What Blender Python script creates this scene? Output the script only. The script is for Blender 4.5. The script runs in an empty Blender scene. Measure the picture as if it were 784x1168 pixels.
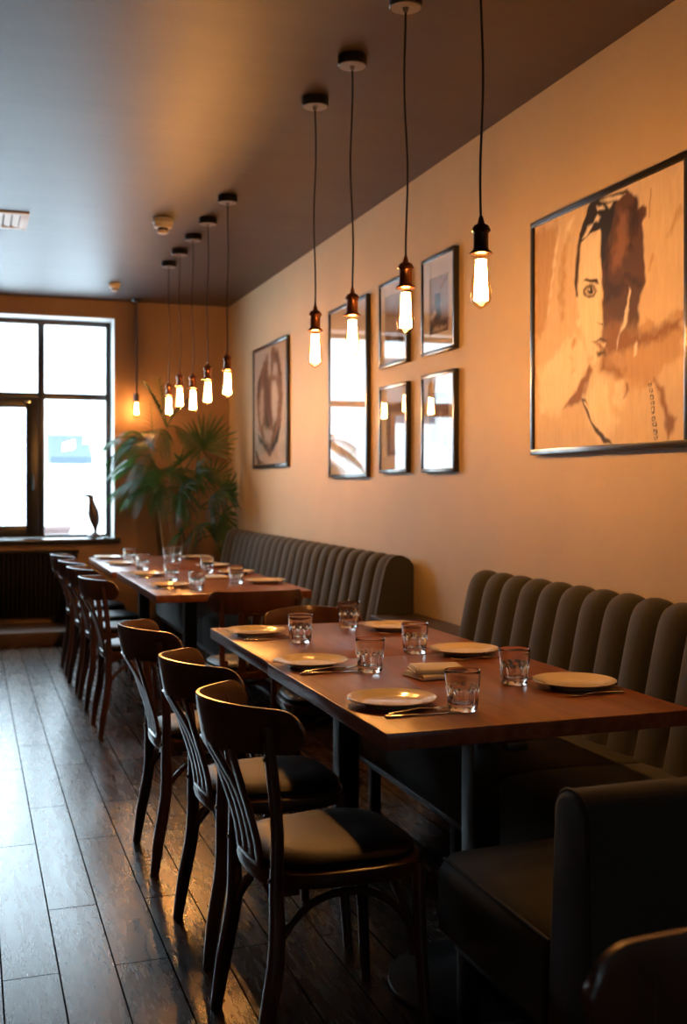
import bpy, bmesh, math, random
import numpy as np
from mathutils import Vector, Matrix
PI = math.pi
sc = bpy.context.scene
COL = sc.collection
rnd = random.Random(7)

# ------------------------------------------------------------------ materials
def new_mat(name):
    m = bpy.data.materials.new(name); m.use_nodes = True
    nt = m.node_tree
    return m, nt, nt.nodes['Principled BSDF']

def N(nt, kind, **kw):
    n = nt.nodes.new(kind)
    for k, v in kw.items():
        if k in n.inputs.keys() if hasattr(n.inputs, 'keys') else False:
            n.inputs[k].default_value = v
        else:
            setattr(n, k, v)
    return n

def coords(nt, scale=(1, 1, 1)):
    t = nt.nodes.new('ShaderNodeTexCoord')
    mp = nt.nodes.new('ShaderNodeMapping')
    mp.inputs['Scale'].default_value = scale
    nt.links.new(t.outputs['Object'], mp.inputs['Vector'])
    return mp.outputs['Vector']

def noise(nt, vec, scale, detail=4, rough=.55):
    n = nt.nodes.new('ShaderNodeTexNoise')
    n.inputs['Scale'].default_value = scale
    n.inputs['Detail'].default_value = detail
    n.inputs['Roughness'].default_value = rough
    nt.links.new(vec, n.inputs['Vector'])
    return n.outputs['Fac']

def ramp(nt, fac, stops):
    r = nt.nodes.new('ShaderNodeValToRGB')
    e = r.color_ramp.elements
    while len(e) < len(stops): e.new(.5)
    for i, (p, c) in enumerate(stops):
        e[i].position = p; e[i].color = (*c, 1)
    nt.links.new(fac, r.inputs['Fac'])
    return r.outputs['Color']

def bump(nt, b, height, strength, dist=.01):
    bp = nt.nodes.new('ShaderNodeBump')
    bp.inputs['Strength'].default_value = strength
    bp.inputs['Distance'].default_value = dist
    nt.links.new(height, bp.inputs['Height'])
    nt.links.new(bp.outputs['Normal'], b.inputs['Normal'])

def mat(name, col, rough=.5, metal=0, coat=0, coat_rough=.05, var=0, vscale=8, stretch=(1, 1, 1), bmp=0, bscale=60, spec=.5, sheen=0):
    m, nt, b = new_mat(name)
    b.inputs['Base Color'].default_value = (*col, 1)
    b.inputs['Roughness'].default_value = rough
    b.inputs['Metallic'].default_value = metal
    b.inputs['Coat Weight'].default_value = coat
    b.inputs['Coat Roughness'].default_value = coat_rough
    b.inputs['Specular IOR Level'].default_value = spec
    if sheen: b.inputs['Sheen Weight'].default_value = sheen; b.inputs['Sheen Roughness'].default_value = .5
    if var or bmp:
        v = coords(nt, stretch)
    if var:
        f = noise(nt, v, vscale)
        lo = tuple(c * (1 - var) for c in col); hi = tuple(min(1, c * (1 + var)) for c in col)
        nt.links.new(ramp(nt, f, [(.3, lo), (.7, hi)]), b.inputs['Base Color'])
    if bmp:
        bump(nt, b, noise(nt, v, bscale, 3), bmp, .004)
    return m

def clear_mat(name, tint=(1, 1, 1), rough=0.0, ior=1.5):
    m = bpy.data.materials.new(name); m.use_nodes = True
    nt = m.node_tree; nt.nodes.clear()
    o = nt.nodes.new('ShaderNodeOutputMaterial'); mix = nt.nodes.new('ShaderNodeMixShader')
    tr = nt.nodes.new('ShaderNodeBsdfTransparent'); gl = nt.nodes.new('ShaderNodeBsdfGlossy')
    fr = nt.nodes.new('ShaderNodeFresnel'); fr.inputs['IOR'].default_value = ior
    tr.inputs['Color'].default_value = (*tint, 1); gl.inputs['Roughness'].default_value = rough
    ge = nt.nodes.new('ShaderNodeNewGeometry'); mr = nt.nodes.new('ShaderNodeMapRange')   # same reflectance on both faces of a thin pane
    mr.inputs['To Min'].default_value = ior; mr.inputs['To Max'].default_value = 1 / ior
    nt.links.new(ge.outputs['Backfacing'], mr.inputs['Value']); nt.links.new(mr.outputs[0], fr.inputs['IOR'])
    nt.links.new(fr.outputs[0], mix.inputs[0]); nt.links.new(tr.outputs[0], mix.inputs[1]); nt.links.new(gl.outputs[0], mix.inputs[2])
    nt.links.new(mix.outputs[0], o.inputs['Surface'])
    return m

def emit_mat(name, col, s):
    m = bpy.data.materials.new(name); m.use_nodes = True
    nt = m.node_tree; nt.nodes.clear()
    o = nt.nodes.new('ShaderNodeOutputMaterial'); e = nt.nodes.new('ShaderNodeEmission')
    e.inputs['Color'].default_value = (*col, 1); e.inputs['Strength'].default_value = s
    nt.links.new(e.outputs[0], o.inputs['Surface'])
    return m

M = {}
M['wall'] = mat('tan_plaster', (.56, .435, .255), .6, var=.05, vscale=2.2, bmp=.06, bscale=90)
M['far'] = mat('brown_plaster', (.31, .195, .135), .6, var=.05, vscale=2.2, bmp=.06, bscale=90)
M['side'] = mat('dark_plaster', (.22, .15, .11), .7, var=.05, vscale=2)  # darker plaster for the left and near walls
M['white_reveal'] = mat('white_reveal_paint', (.8, .8, .78), .5)
M['black_frame'] = mat('black_window_paint', (.014, .013, .013), .35)
M['sill'] = mat('black_sill', (.02, .02, .022), .22)
M['black_metal'] = mat('black_metal', (.012, .013, .015), .38, spec=.5)
M['rail'] = mat('brushed_rail', (.10, .105, .11), .3, metal=.8)
M['radiator'] = mat('black_radiator', (.006, .007, .008), .6, spec=.25)
M['plinth'] = mat('brown_plinth', (.10, .055, .035), .5, var=.15)
M['chair'] = mat('dark_chair_wood', (.080, .030, .015), .32, coat=.45, coat_rough=.18, var=.3, vscale=6, stretch=(3, 3, 1), bmp=.05, bscale=70)
M['leather'] = mat('black_leather', (.0075, .0075, .008), .42, spec=.22, bmp=.12, bscale=160)
M['fabric'] = mat('olive_grey_fabric', (.047, .047, .039), .85, var=.12, vscale=300, bmp=.25, bscale=500, spec=.25, sheen=.15)
M['seam'] = mat('dark_piping', (.04, .035, .028), .8)
M['ceramic'] = mat('cream_ceramic', (.90, .79, .56), .18, coat=.5)
M['napkin'] = mat('folded_linen', (.82, .78, .68), .85, bmp=.1, bscale=300)
M['steel'] = mat('cutlery_steel', (.62, .6, .57), .2, metal=1)
M['copper'] = mat('copper_socket', (.36, .15, .07), .3, metal=1)
M['dark_copper'] = mat('dark_bronze_socket', (.08, .045, .03), .34, metal=.9)
M['cord'] = mat('black_cord', (.012, .011, .011), .6)
M['canopy'] = mat('black_canopy', (.010, .010, .011), .4)
M['canopy_sheen'] = mat('painted_canopy_sheen', (.20, .18, .18), .35)  # grey stands in for light reflected off the black canopy's underside
M['filament'] = emit_mat('glowing_filament', (1, .47, .145), 330)
M['bulb'] = clear_mat('amber_bulb_glass', (1, .88, .66), ior=1.35)
M['pane'] = clear_mat('window_glass', (.97, .99, 1))
M['picture_glass'] = clear_mat('picture_glass', (.98, .98, .98), ior=1.6)
M['picture_frame'] = mat('black_picture_frame', (.016, .015, .015), .28, coat=.3)
M['plastic'] = mat('white_plastic', (.75, .70, .64), .4)
M['hole'] = mat('dark_opening', (.01, .01, .01), .7)
M['leaf'] = mat('palm_leaf', (.022, .075, .028), .36, var=.35, vscale=5)
nt = M['leaf'].node_tree; tl = nt.nodes.new('ShaderNodeBsdfTranslucent'); tl.inputs['Color'].default_value = (.07, .24, .05, 1); mxs = nt.nodes.new('ShaderNodeMixShader'); mxs.inputs[0].default_value = .22
nt.links.new(nt.nodes['Principled BSDF'].outputs[0], mxs.inputs[1]); nt.links.new(tl.outputs[0], mxs.inputs[2]); nt.links.new(mxs.outputs[0], nt.nodes['Material Output'].inputs['Surface'])
M['stem'] = mat('palm_stem', (.26, .19, .085), .6, var=.2, vscale=20)
M['pot'] = mat('dark_clay_pot', (.05, .04, .035), .6)
M['soil'] = mat('potting_soil', (.03, .02, .014), .9)
M['bird'] = mat('carved_dark_wood', (.075, .045, .03), .42, var=.3, vscale=14)
M['cabinet'] = mat('dark_cabinet_wood', (.035, .019, .013), .45, var=.2)
M['facade'] = mat('pale_render', (.78, .78, .77), .8, var=.05)
M['facade_dark'] = mat('shop_awning', (.035, .05, .065), .7)
M['brick'] = mat('pink_brick', (.085, .05, .045), .8, var=.1)
M['road'] = mat('grey_paving', (.82, .83, .84), .8)

# drinking glass
m, nt, b = new_mat('clear_tumbler_glass')
b.inputs['Base Color'].default_value = (1, .985, .95, 1); b.inputs['Roughness'].default_value = 0
b.inputs['Transmission Weight'].default_value = 1; b.inputs['IOR'].default_value = 1.45
M['glass'] = m

# table wood (grain along Y)
m, nt, b = new_mat('walnut_table')
v = coords(nt, (9, .7, 9))
f = noise(nt, v, 3.2, 6, .6)
nt.links.new(ramp(nt, f, [(.25, (.15, .046, .021)), (.5, (.27, .090, .042)), (.78, (.38, .145, .070))]), b.inputs['Base Color'])
b.inputs['Roughness'].default_value = .3; b.inputs['Specular IOR Level'].default_value = .4
bump(nt, b, f, .05, .003)
M['table'] = m

# ceiling: brown paint with faint roller streaks
m, nt, b = new_mat('brown_ceiling_paint')
v = coords(nt, (.35, 2.6, 1))
f = noise(nt, v, 2.4, 5, .6)
nt.links.new(ramp(nt, f, [(.25, (.044, .029, .024)), (.75, (.062, .042, .036))]), b.inputs['Base Color'])
b.inputs['Roughness'].default_value = .46; b.inputs['Specular IOR Level'].default_value = .4
bump(nt, b, f, .10, .01)
M['ceiling'] = m

# floor planks running along Y
m, nt, b = new_mat('dark_wood_planks')
t = nt.nodes.new('ShaderNodeTexCoord'); sep = nt.nodes.new('ShaderNodeSeparateXYZ'); cmb = nt.nodes.new('ShaderNodeCombineXYZ')
off = nt.nodes.new('ShaderNodeMath'); off.operation = 'SUBTRACT'; off.inputs[1].default_value = .083
offy = nt.nodes.new('ShaderNodeMath'); offy.operation = 'ADD'; offy.inputs[1].default_value = 1.02
nt.links.new(t.outputs['Object'], sep.inputs[0]); nt.links.new(sep.outputs['X'], off.inputs[0]); nt.links.new(sep.outputs['Y'], offy.inputs[0])
nt.links.new(offy.outputs[0], cmb.inputs['X']); nt.links.new(off.outputs[0], cmb.inputs['Y'])
br = nt.nodes.new('ShaderNodeTexBrick'); br.offset = .41; br.offset_frequency = 2
br.inputs['Scale'].default_value = 1; br.inputs['Brick Width'].default_value = 1.16; br.inputs['Row Height'].default_value = .154
br.inputs['Mortar Size'].default_value = .0030; br.inputs['Mortar Smooth'].default_value = .3; br.inputs['Bias'].default_value = 0
br.inputs['Color1'].default_value = (.050, .030, .020, 1); br.inputs['Color2'].default_value = (.12, .075, .05, 1); br.inputs['Mortar'].default_value = (.004, .003, .003, 1)
nt.links.new(cmb.outputs[0], br.inputs['Vector'])
mp = nt.nodes.new('ShaderNodeMapping'); mp.inputs['Scale'].default_value = (11, 1.6, 1); nt.links.new(t.outputs['Object'], mp.inputs['Vector'])
g = noise(nt, mp.outputs['Vector'], 2.6, 7, .65)
wv = nt.nodes.new('ShaderNodeTexWave'); wv.inputs['Scale'].default_value = 1.1; wv.inputs['Distortion'].default_value = 9; wv.inputs['Detail'].default_value = 3; wv.inputs['Detail Scale'].default_value = 1.4
nt.links.new(mp.outputs['Vector'], wv.inputs['Vector'])
gr = ramp(nt, g, [(.3, (.6, .6, .6)), (.7, (1.15, 1.15, 1.15))])
mx = nt.nodes.new('ShaderNodeMixRGB'); mx.blend_type = 'MULTIPLY'; mx.inputs[0].default_value = .8
nt.links.new(br.outputs['Color'], mx.inputs[1]); nt.links.new(gr, mx.inputs[2]); nt.links.new(mx.outputs[0], b.inputs['Base Color'])
rr = nt.nodes.new('ShaderNodeMapRange'); rr.inputs['To Min'].default_value = .2; rr.inputs['To Max'].default_value = .34
nt.links.new(g, rr.inputs['Value']); nt.links.new(rr.outputs[0], b.inputs['Roughness'])
h1 = nt.nodes.new('ShaderNodeMath'); h1.operation = 'MULTIPLY'; h1.inputs[1].default_value = .03; nt.links.new(wv.outputs['Fac'], h1.inputs[0])
h2 = nt.nodes.new('ShaderNodeMath'); h2.operation = 'ADD'; nt.links.new(h1.outputs[0], h2.inputs[0]); gs = nt.nodes.new('ShaderNodeMath'); gs.operation = 'MULTIPLY'; gs.inputs[1].default_value = .14; nt.links.new(g, gs.inputs[0]); nt.links.new(gs.outputs[0], h2.inputs[1])
h3 = nt.nodes.new('ShaderNodeMath'); h3.operation = 'MULTIPLY_ADD'; h3.inputs[1].default_value = -6.0
nt.links.new(br.outputs['Fac'], h3.inputs[0]); nt.links.new(h2.outputs[0], h3.inputs[2])
bump(nt, b, h3.outputs[0], .035, .006)
sm = nt.nodes.new('ShaderNodeMapRange'); sm.inputs['To Min'].default_value = .5; sm.inputs['To Max'].default_value = 0
nt.links.new(br.outputs['Fac'], sm.inputs['Value']); nt.links.new(sm.outputs[0], b.inputs['Specular IOR Level'])
M['floor'] = m

def print_mat(name, rough, coat):
    m, nt, b = new_mat(name)
    a = nt.nodes.new('ShaderNodeAttribute'); a.attribute_name = 'ink'
    v = coords(nt, (1, 14, 3)); f = noise(nt, v, 3, 6, .65)
    r = ramp(nt, f, [(.3, (.86, .83, .79)), (.7, (1, 1, 1))])
    x = nt.nodes.new('ShaderNodeMixRGB'); x.blend_type = 'MULTIPLY'; x.inputs[0].default_value = 1
    nt.links.new(a.outputs['Color'], x.inputs[1]); nt.links.new(r, x.inputs[2]); nt.links.new(x.outputs[0], b.inputs['Base Color'])
    b.inputs['Roughness'].default_value = rough; b.inputs['Coat Weight'].default_value = coat; b.inputs['Specular IOR Level'].default_value = .25
    return m
M['print'] = print_mat('printed_paper', .6, 0)

# ------------------------------------------------------------------ mesh helpers
def box(bm, lo, hi, bev=0, seg=2, rot=None):
    r = bmesh.ops.create_cube(bm, size=1)
    vs = r['verts']
    c = [(a + b_) / 2 for a, b_ in zip(lo, hi)]; s = [b_ - a for a, b_ in zip(lo, hi)]
    for v in vs: v.co = Vector((v.co.x * s[0], v.co.y * s[1], v.co.z * s[2]))
    if bev:
        es = list({e for v in vs for e in v.link_edges})
        out = bmesh.ops.bevel(bm, geom=es, offset=bev, segments=seg, profile=.5, affect='EDGES')
        vs = list({v for f in out['faces'] for v in f.verts} | {v for v in vs if v.is_valid})
    for v in vs:
        if rot is not None: v.co = rot @ v.co
        v.co += Vector(c)

def tube(bm, pts, rad, n=10, flat=1.0, up=(0, 0, 1), cap=True, power=2.0):
    """sweep a (super)elliptic section; rad float or list; flat = ratio of the second axis"""
    pts = [Vector(p) for p in pts]
    if not hasattr(rad, '__len__'): rad = [rad] * len(pts)
    rings = []; prev = None
    for i, p in enumerate(pts):
        t = (pts[min(i + 1, len(pts) - 1)] - pts[max(i - 1, 0)]).normalized()
        if prev is None:
            u = Vector(up)
            if abs(u.dot(t)) > .95: u = Vector((1, 0, 0)) if abs(t.x) < .9 else Vector((0, 1, 0))
        else: u = prev
        a = (u - t * u.dot(t)).normalized(); prev = a; c = t.cross(a)
        ring = []
        for k in range(n):
            th = 2 * PI * (k + .5) / n
            cx, cy = math.cos(th), math.sin(th)
            if power != 2.0:
                cx = math.copysign(abs(cx) ** (2 / power), cx); cy = math.copysign(abs(cy) ** (2 / power), cy)
            ring.append(bm.verts.new(p + a * (cx * rad[i]) + c * (cy * rad[i] * flat)))
        rings.append(ring)
    for r0, r1 in zip(rings, rings[1:]):
        for k in range(n): bm.faces.new((r0[k], r0[(k + 1) % n], r1[(k + 1) % n], r1[k]))
    if cap:
        bm.faces.new(rings[0][::-1]); bm.faces.new(rings[-1])

def spline(ctrl, n):
    P = [Vector(c) for c in ctrl]; P = [2 * P[0] - P[1]] + P + [2 * P[-1] - P[-2]]
    out = []
    segs = len(P) - 3
    for i in range(n + 1):
        t = i / n * segs; k = min(int(t), segs - 1); t -= k
        a, b_, c, d = P[k:k + 4]
        out.append(.5 * ((2 * b_) + (c - a) * t + (2 * a - 5 * b_ + 4 * c - d) * t * t + (3 * b_ - a - 3 * c + d) * t ** 3))
    return out

def lathe(bm, prof, n=24, c=(0, 0, 0), mod=None):
    rings = []
    for r, z in prof:
        if r < 1e-6: rings.append([bm.verts.new((c[0], c[1], c[2] + z))]); continue
        ring = []
        for k in range(n):
            th = 2 * PI * k / n; rr = r * (mod(th, z) if mod else 1)
            ring.append(bm.verts.new((c[0] + rr * math.cos(th), c[1] + rr * math.sin(th), c[2] + z)))
        rings.append(ring)
    for a, b_ in zip(rings, rings[1:]):
        for k in range(n):
            k2 = (k + 1) % n
            if len(a) == 1 and len(b_) == 1: continue
            if len(a) == 1: bm.faces.new((a[0], b_[k], b_[k2]))
            elif len(b_) == 1: bm.faces.new((a[k], a[k2], b_[0]))
            else: bm.faces.new((a[k], a[k2], b_[k2], b_[k]))

def prism(bm, outline, lo, hi, axis='z'):
    def at(p, h):
        if axis == 'z': return (p[0], p[1], h)
        if axis == 'y': return (p[0], h, p[1])
        return (h, p[0], p[1])
    a = [bm.verts.new(at(p, lo)) for p in outline]; b_ = [bm.verts.new(at(p, hi)) for p in outline]
    n = len(outline)
    bm.faces.new(a[::-1]); bm.faces.new(b_)
    for k in range(n): bm.faces.new((a[k], a[(k + 1) % n], b_[(k + 1) % n], b_[k]))

def grid(bm, fn, nu, nv):
    V = [[bm.verts.new(fn(i / nu, j / nv)) for j in range(nv + 1)] for i in range(nu + 1)]
    for i in range(nu):
        for j in range(nv): bm.faces.new((V[i][j], V[i + 1][j], V[i + 1][j + 1], V[i][j + 1]))
    return V

def B(): return bmesh.new()

def obj(name, bm, m, parent=None, loc=None, smooth=True, angle=38, label=None):
    bmesh.ops.recalc_face_normals(bm, faces=bm.faces)
    me = bpy.data.meshes.new(name); bm.to_mesh(me); bm.free()
    if smooth:
        me.polygons.foreach_set('use_smooth', [True] * len(me.polygons))
        me.set_sharp_from_angle(angle=math.radians(angle))
    me.materials.append(m)
    o = bpy.data.objects.new(name, me); COL.objects.link(o)
    if parent: o.parent = parent
    if loc: o.location = loc
    if label: o['label'] = label
    return o

def tag(o, label, cat, group=None):
    o['label'] = label; o['category'] = cat
    if group: o['group'] = group
    return o

def thing(name, label, cat, loc=(0, 0, 0), rz=0, group=None):
    o = bpy.data.objects.new(name, None); COL.objects.link(o)
    o.location = loc; o.rotation_euler = (0, 0, rz); o.empty_display_size = .1
    return tag(o, label, cat, group)

def struct(name, bm, m, parent=None, **k):
    o = obj(name, bm, m, parent, **k)
    o['kind'] = 'structure'
    return o

def dup(root, loc, rz, label, group=None, scale=None):
    r = root.copy(); COL.objects.link(r); r.location = loc; r.rotation_euler = (0, 0, rz); r['label'] = label
    if group: r['group'] = group
    if scale: r.scale = scale
    for ch in list(root.children):
        c = ch.copy(); COL.objects.link(c); c.parent = r
        for g_ in list(ch.children):
            d = g_.copy(); COL.objects.link(d); d.parent = c
    return r

# ------------------------------------------------------------------ room
XW, YF, HC, XL, YB = 2.34, 10.2, 3.07, -3.4, -2.6
bm = B(); box(bm, (XL - .2, YB - .2, -.12), (XW + .2, YF + .4, 0)); struct('floor', bm, M['floor'], smooth=False)
bm = B(); box(bm, (XL - .2, YB - .2, HC), (XW + .2, YF + .4, HC + .15)); struct('ceiling', bm, M['ceiling'], smooth=False)
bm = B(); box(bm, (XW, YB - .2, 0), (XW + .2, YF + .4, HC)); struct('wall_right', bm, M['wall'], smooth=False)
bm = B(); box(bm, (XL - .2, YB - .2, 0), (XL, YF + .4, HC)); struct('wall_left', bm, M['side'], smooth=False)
NX0, NX1, NZ0, NZ1 = .95, 1.4, 1.5, 1.95
bm = B()
box(bm, (XL, YB - .2, 0), (NX0, YB, HC)); box(bm, (NX1, YB - .2, 0), (XW, YB, HC)); box(bm, (NX0, YB - .2, 0), (NX1, YB, NZ0)); box(bm, (NX0, YB - .2, NZ1), (NX1, YB, HC))
struct('wall_near', bm, M['side'], smooth=False)
WX0, WX1, WZ0, WZ1 = -1.15, 1.265, .88, 2.91
bm = B()
box(bm, (XL, YF, 0), (WX0, YF + .4, HC)); box(bm, (WX1, YF, 0), (XW, YF + .4, HC))
box(bm, (WX0, YF, 0), (WX1, YF + .4, WZ0 - .04)); box(bm, (WX0, YF, WZ1), (WX1, YF + .4, HC))
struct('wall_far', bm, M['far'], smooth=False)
# white reveal lining (trim)
bm = B(); e = .006
box(bm, (WX1 - e, YF - .002, WZ0), (WX1, YF + .4, WZ1)); box(bm, (WX0, YF - .002, WZ0), (WX0 + e, YF + .4, WZ1)); box(bm, (WX0 + e, YF - .002, WZ1 - e), (WX1 - e, YF + .4, WZ1))
struct('trim_1', bm, M['white_reveal'], smooth=False)
# window: black frame, mullions, transom, opening sash with handle, panes
FY0, FY1 = YF + .245, YF + .315
wx = [WX0 + e + .001, -.32, .591, .654, 1.212, WX1 - e - .001]
bm = B()
z0, z1, zt0, zt1 = WZ0 + .002, WZ1 - .007, 2.165, 2.225
box(bm, (wx[0], FY0, z0), (wx[0] + .05, FY1, z1), .006); box(bm, (wx[4], FY0, z0), (wx[5], FY1, z1), .006)
box(bm, (wx[0], FY0 + .001, z1 - .045), (wx[5], FY1 - .001, z1), .006); box(bm, (wx[0], FY0 + .001, z0), (wx[5], FY1 - .001, z0 + .025), .006)
box(bm, (.591, FY0 + .002, z0), (.654, FY1 - .002, z1), .006); box(bm, (-.36, FY0 + .002, z0), (-.30, FY1 - .002, z1), .006)
box(bm, (wx[0], FY0 + .003, zt0), (wx[5], FY1 - .003, zt1), .006)
win = struct('window_1', bm, M['black_frame'])
bm = B()   # opening sash
box(bm, (.485, FY0 - .03, z0 + .02), (.60, FY1 - .01, zt0 + .01), .008); box(bm, (-.31, FY0 - .03, z0 + .02), (-.20, FY1 - .01, zt0 + .01), .008)
box(bm, (-.31, FY0 - .028, z0 + .02), (.60, FY1 - .012, z0 + .115), .008); box(bm, (-.31, FY0 - .028, zt0 - .085), (.60, FY1 - .012, zt0 + .01), .008)
sash = struct('window_sash', bm, M['black_frame'], win)
bm = B(); box(bm, (.535, FY0 - .045, 1.36), (.56, FY0 - .03, 1.47), .004); tube(bm, [(.547, FY0 - .04, 1.445), (.547, FY0 - .075, 1.445), (.547, FY0 - .078, 1.43), (.547, FY0 - .078, 1.32)], .009, 8)
struct('window_handle', bm, M['black_metal'], sash)
bm = B(); box(bm, (.46, FY0 - .05, 2.12), (.53, FY0 - .028, 2.15), .004); struct('window_latch', bm, M['steel'], sash)
for (a, b_, c, d) in ((wx[0] + .03, -.34, z0 + .01, zt0 + .01), (wx[0] + .03, -.34, zt1 - .01, z1 - .02), (-.32, .61, zt1 - .01, z1 - .02), (.64, 1.225, zt1 - .01, z1 - .02), (.64, 1.225, z0 + .01, zt0 + .01), (-.25, .53, z0 + .08, zt0 - .05)):
    bm = B(); box(bm, (a, FY0 + .03, c), (b_, FY0 + .036, d)); struct('window_pane', bm, M['pane'], win, smooth=False)
bm = B(); box(bm, (WX0 - .05, YF - .08, WZ0 - .04), (WX1 + .045, YF + .32, WZ0), .008); struct('window_sill', bm, M['sill'], win)
bm = B()
box(bm, (NX0 + .001, YB - .12, NZ0 + .001), (NX0 + .05, YB - .06, NZ1 - .001)); box(bm, (NX1 - .05, YB - .12, NZ0 + .001), (NX1 - .001, YB - .06, NZ1 - .001)); box(bm, (NX0 + .05, YB - .12, NZ0 + .001), (NX1 - .05, YB - .06, NZ0 + .05)); box(bm, (NX0 + .05, YB - .12, NZ1 - .05), (NX1 - .05, YB - .06, NZ1 - .001))
win2 = struct('window_2', bm, M['black_frame'])
bm = B(); box(bm, (NX0 + .04, YB - .093, NZ0 + .04), (NX1 - .04, YB - .087, NZ1 - .04)); struct('window_pane', bm, M['pane'], win2, smooth=False)
# plinth and radiator under the window
bm = B(); box(bm, (XL + .02, 9.52, 0), (.93, YF - .001, .126), .006); struct('trim_2', bm, M['plinth'])
rad = thing('radiator', 'long black finned radiator under the window', 'radiator', (0, 0, 0))
bm = B(); box(bm, (-1.3, YF - .05, .18), (.93, YF - .012, .76), .006); obj('panel', bm, M['radiator'], rad)
bm = B()
for i in range(56):
    x = -1.27 + i * .0394
    box(bm, (x, YF - .085, .19), (x + .022, YF - .048, .75), .006, 1)
obj('fin', bm, M['radiator'], rad)
bm = B(); box(bm, (-1.31, YF - .1, .75), (.935, YF - .012, .78), .006); obj('cover', bm, M['radiator'], rad)
bm = B(); box(bm, (-1.2, YF - .07, .125), (-1.14, YF - .02, .185)); obj('bracket', bm, M['radiator'], rad)
bm = B(); box(bm, (.7, YF - .07, .125), (.76, YF - .02, .185)); obj('bracket', bm, M['radiator'], rad)

# ------------------------------------------------------------------ street outside
bm = B(); box(bm, (-30, YF + .4, -.4), (30, 45, -.15)); struct('street', bm, M['road'], smooth=False)
hs = thing('pale_building', 'pale building across the street seen through the window', 'building', (0, 24, -.15))
bm = B(); box(bm, (-14, 0, 0), (14, 3, 5.5)); obj('wall', bm, M['facade'], hs, smooth=False)
bm = B(); prism(bm, [(-1.0, 2.1), (0, 2.6), (0, 2.0), (-.95, 1.95)], 1.55, 2.4, 'x'); obj('awning', bm, M['facade_dark'], hs, smooth=False)
for x in (-6, -2.4, 4.5, 8):
    bm = B(); box(bm, (x, -.06, 2.9), (x + 1.5, .02, 4.6), .02); w_ = obj('window', bm, M['white_reveal'], hs)
    bm = B(); box(bm, (x + .08, -.08, 2.98), (x + 1.42, -.05, 4.52)); obj('pane', bm, M['facade_dark'], w_, smooth=False)
bm = B(); box(bm, (.95, 19.3, -.15), (1.64, 19.55, .60), .03); box(bm, (.92, 19.25, .585), (1.67, 19.6, .66), .02); tag(obj('low_wall', bm, M['brick']), 'low pinkish wall outside the window across the street', 'wall')

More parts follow.
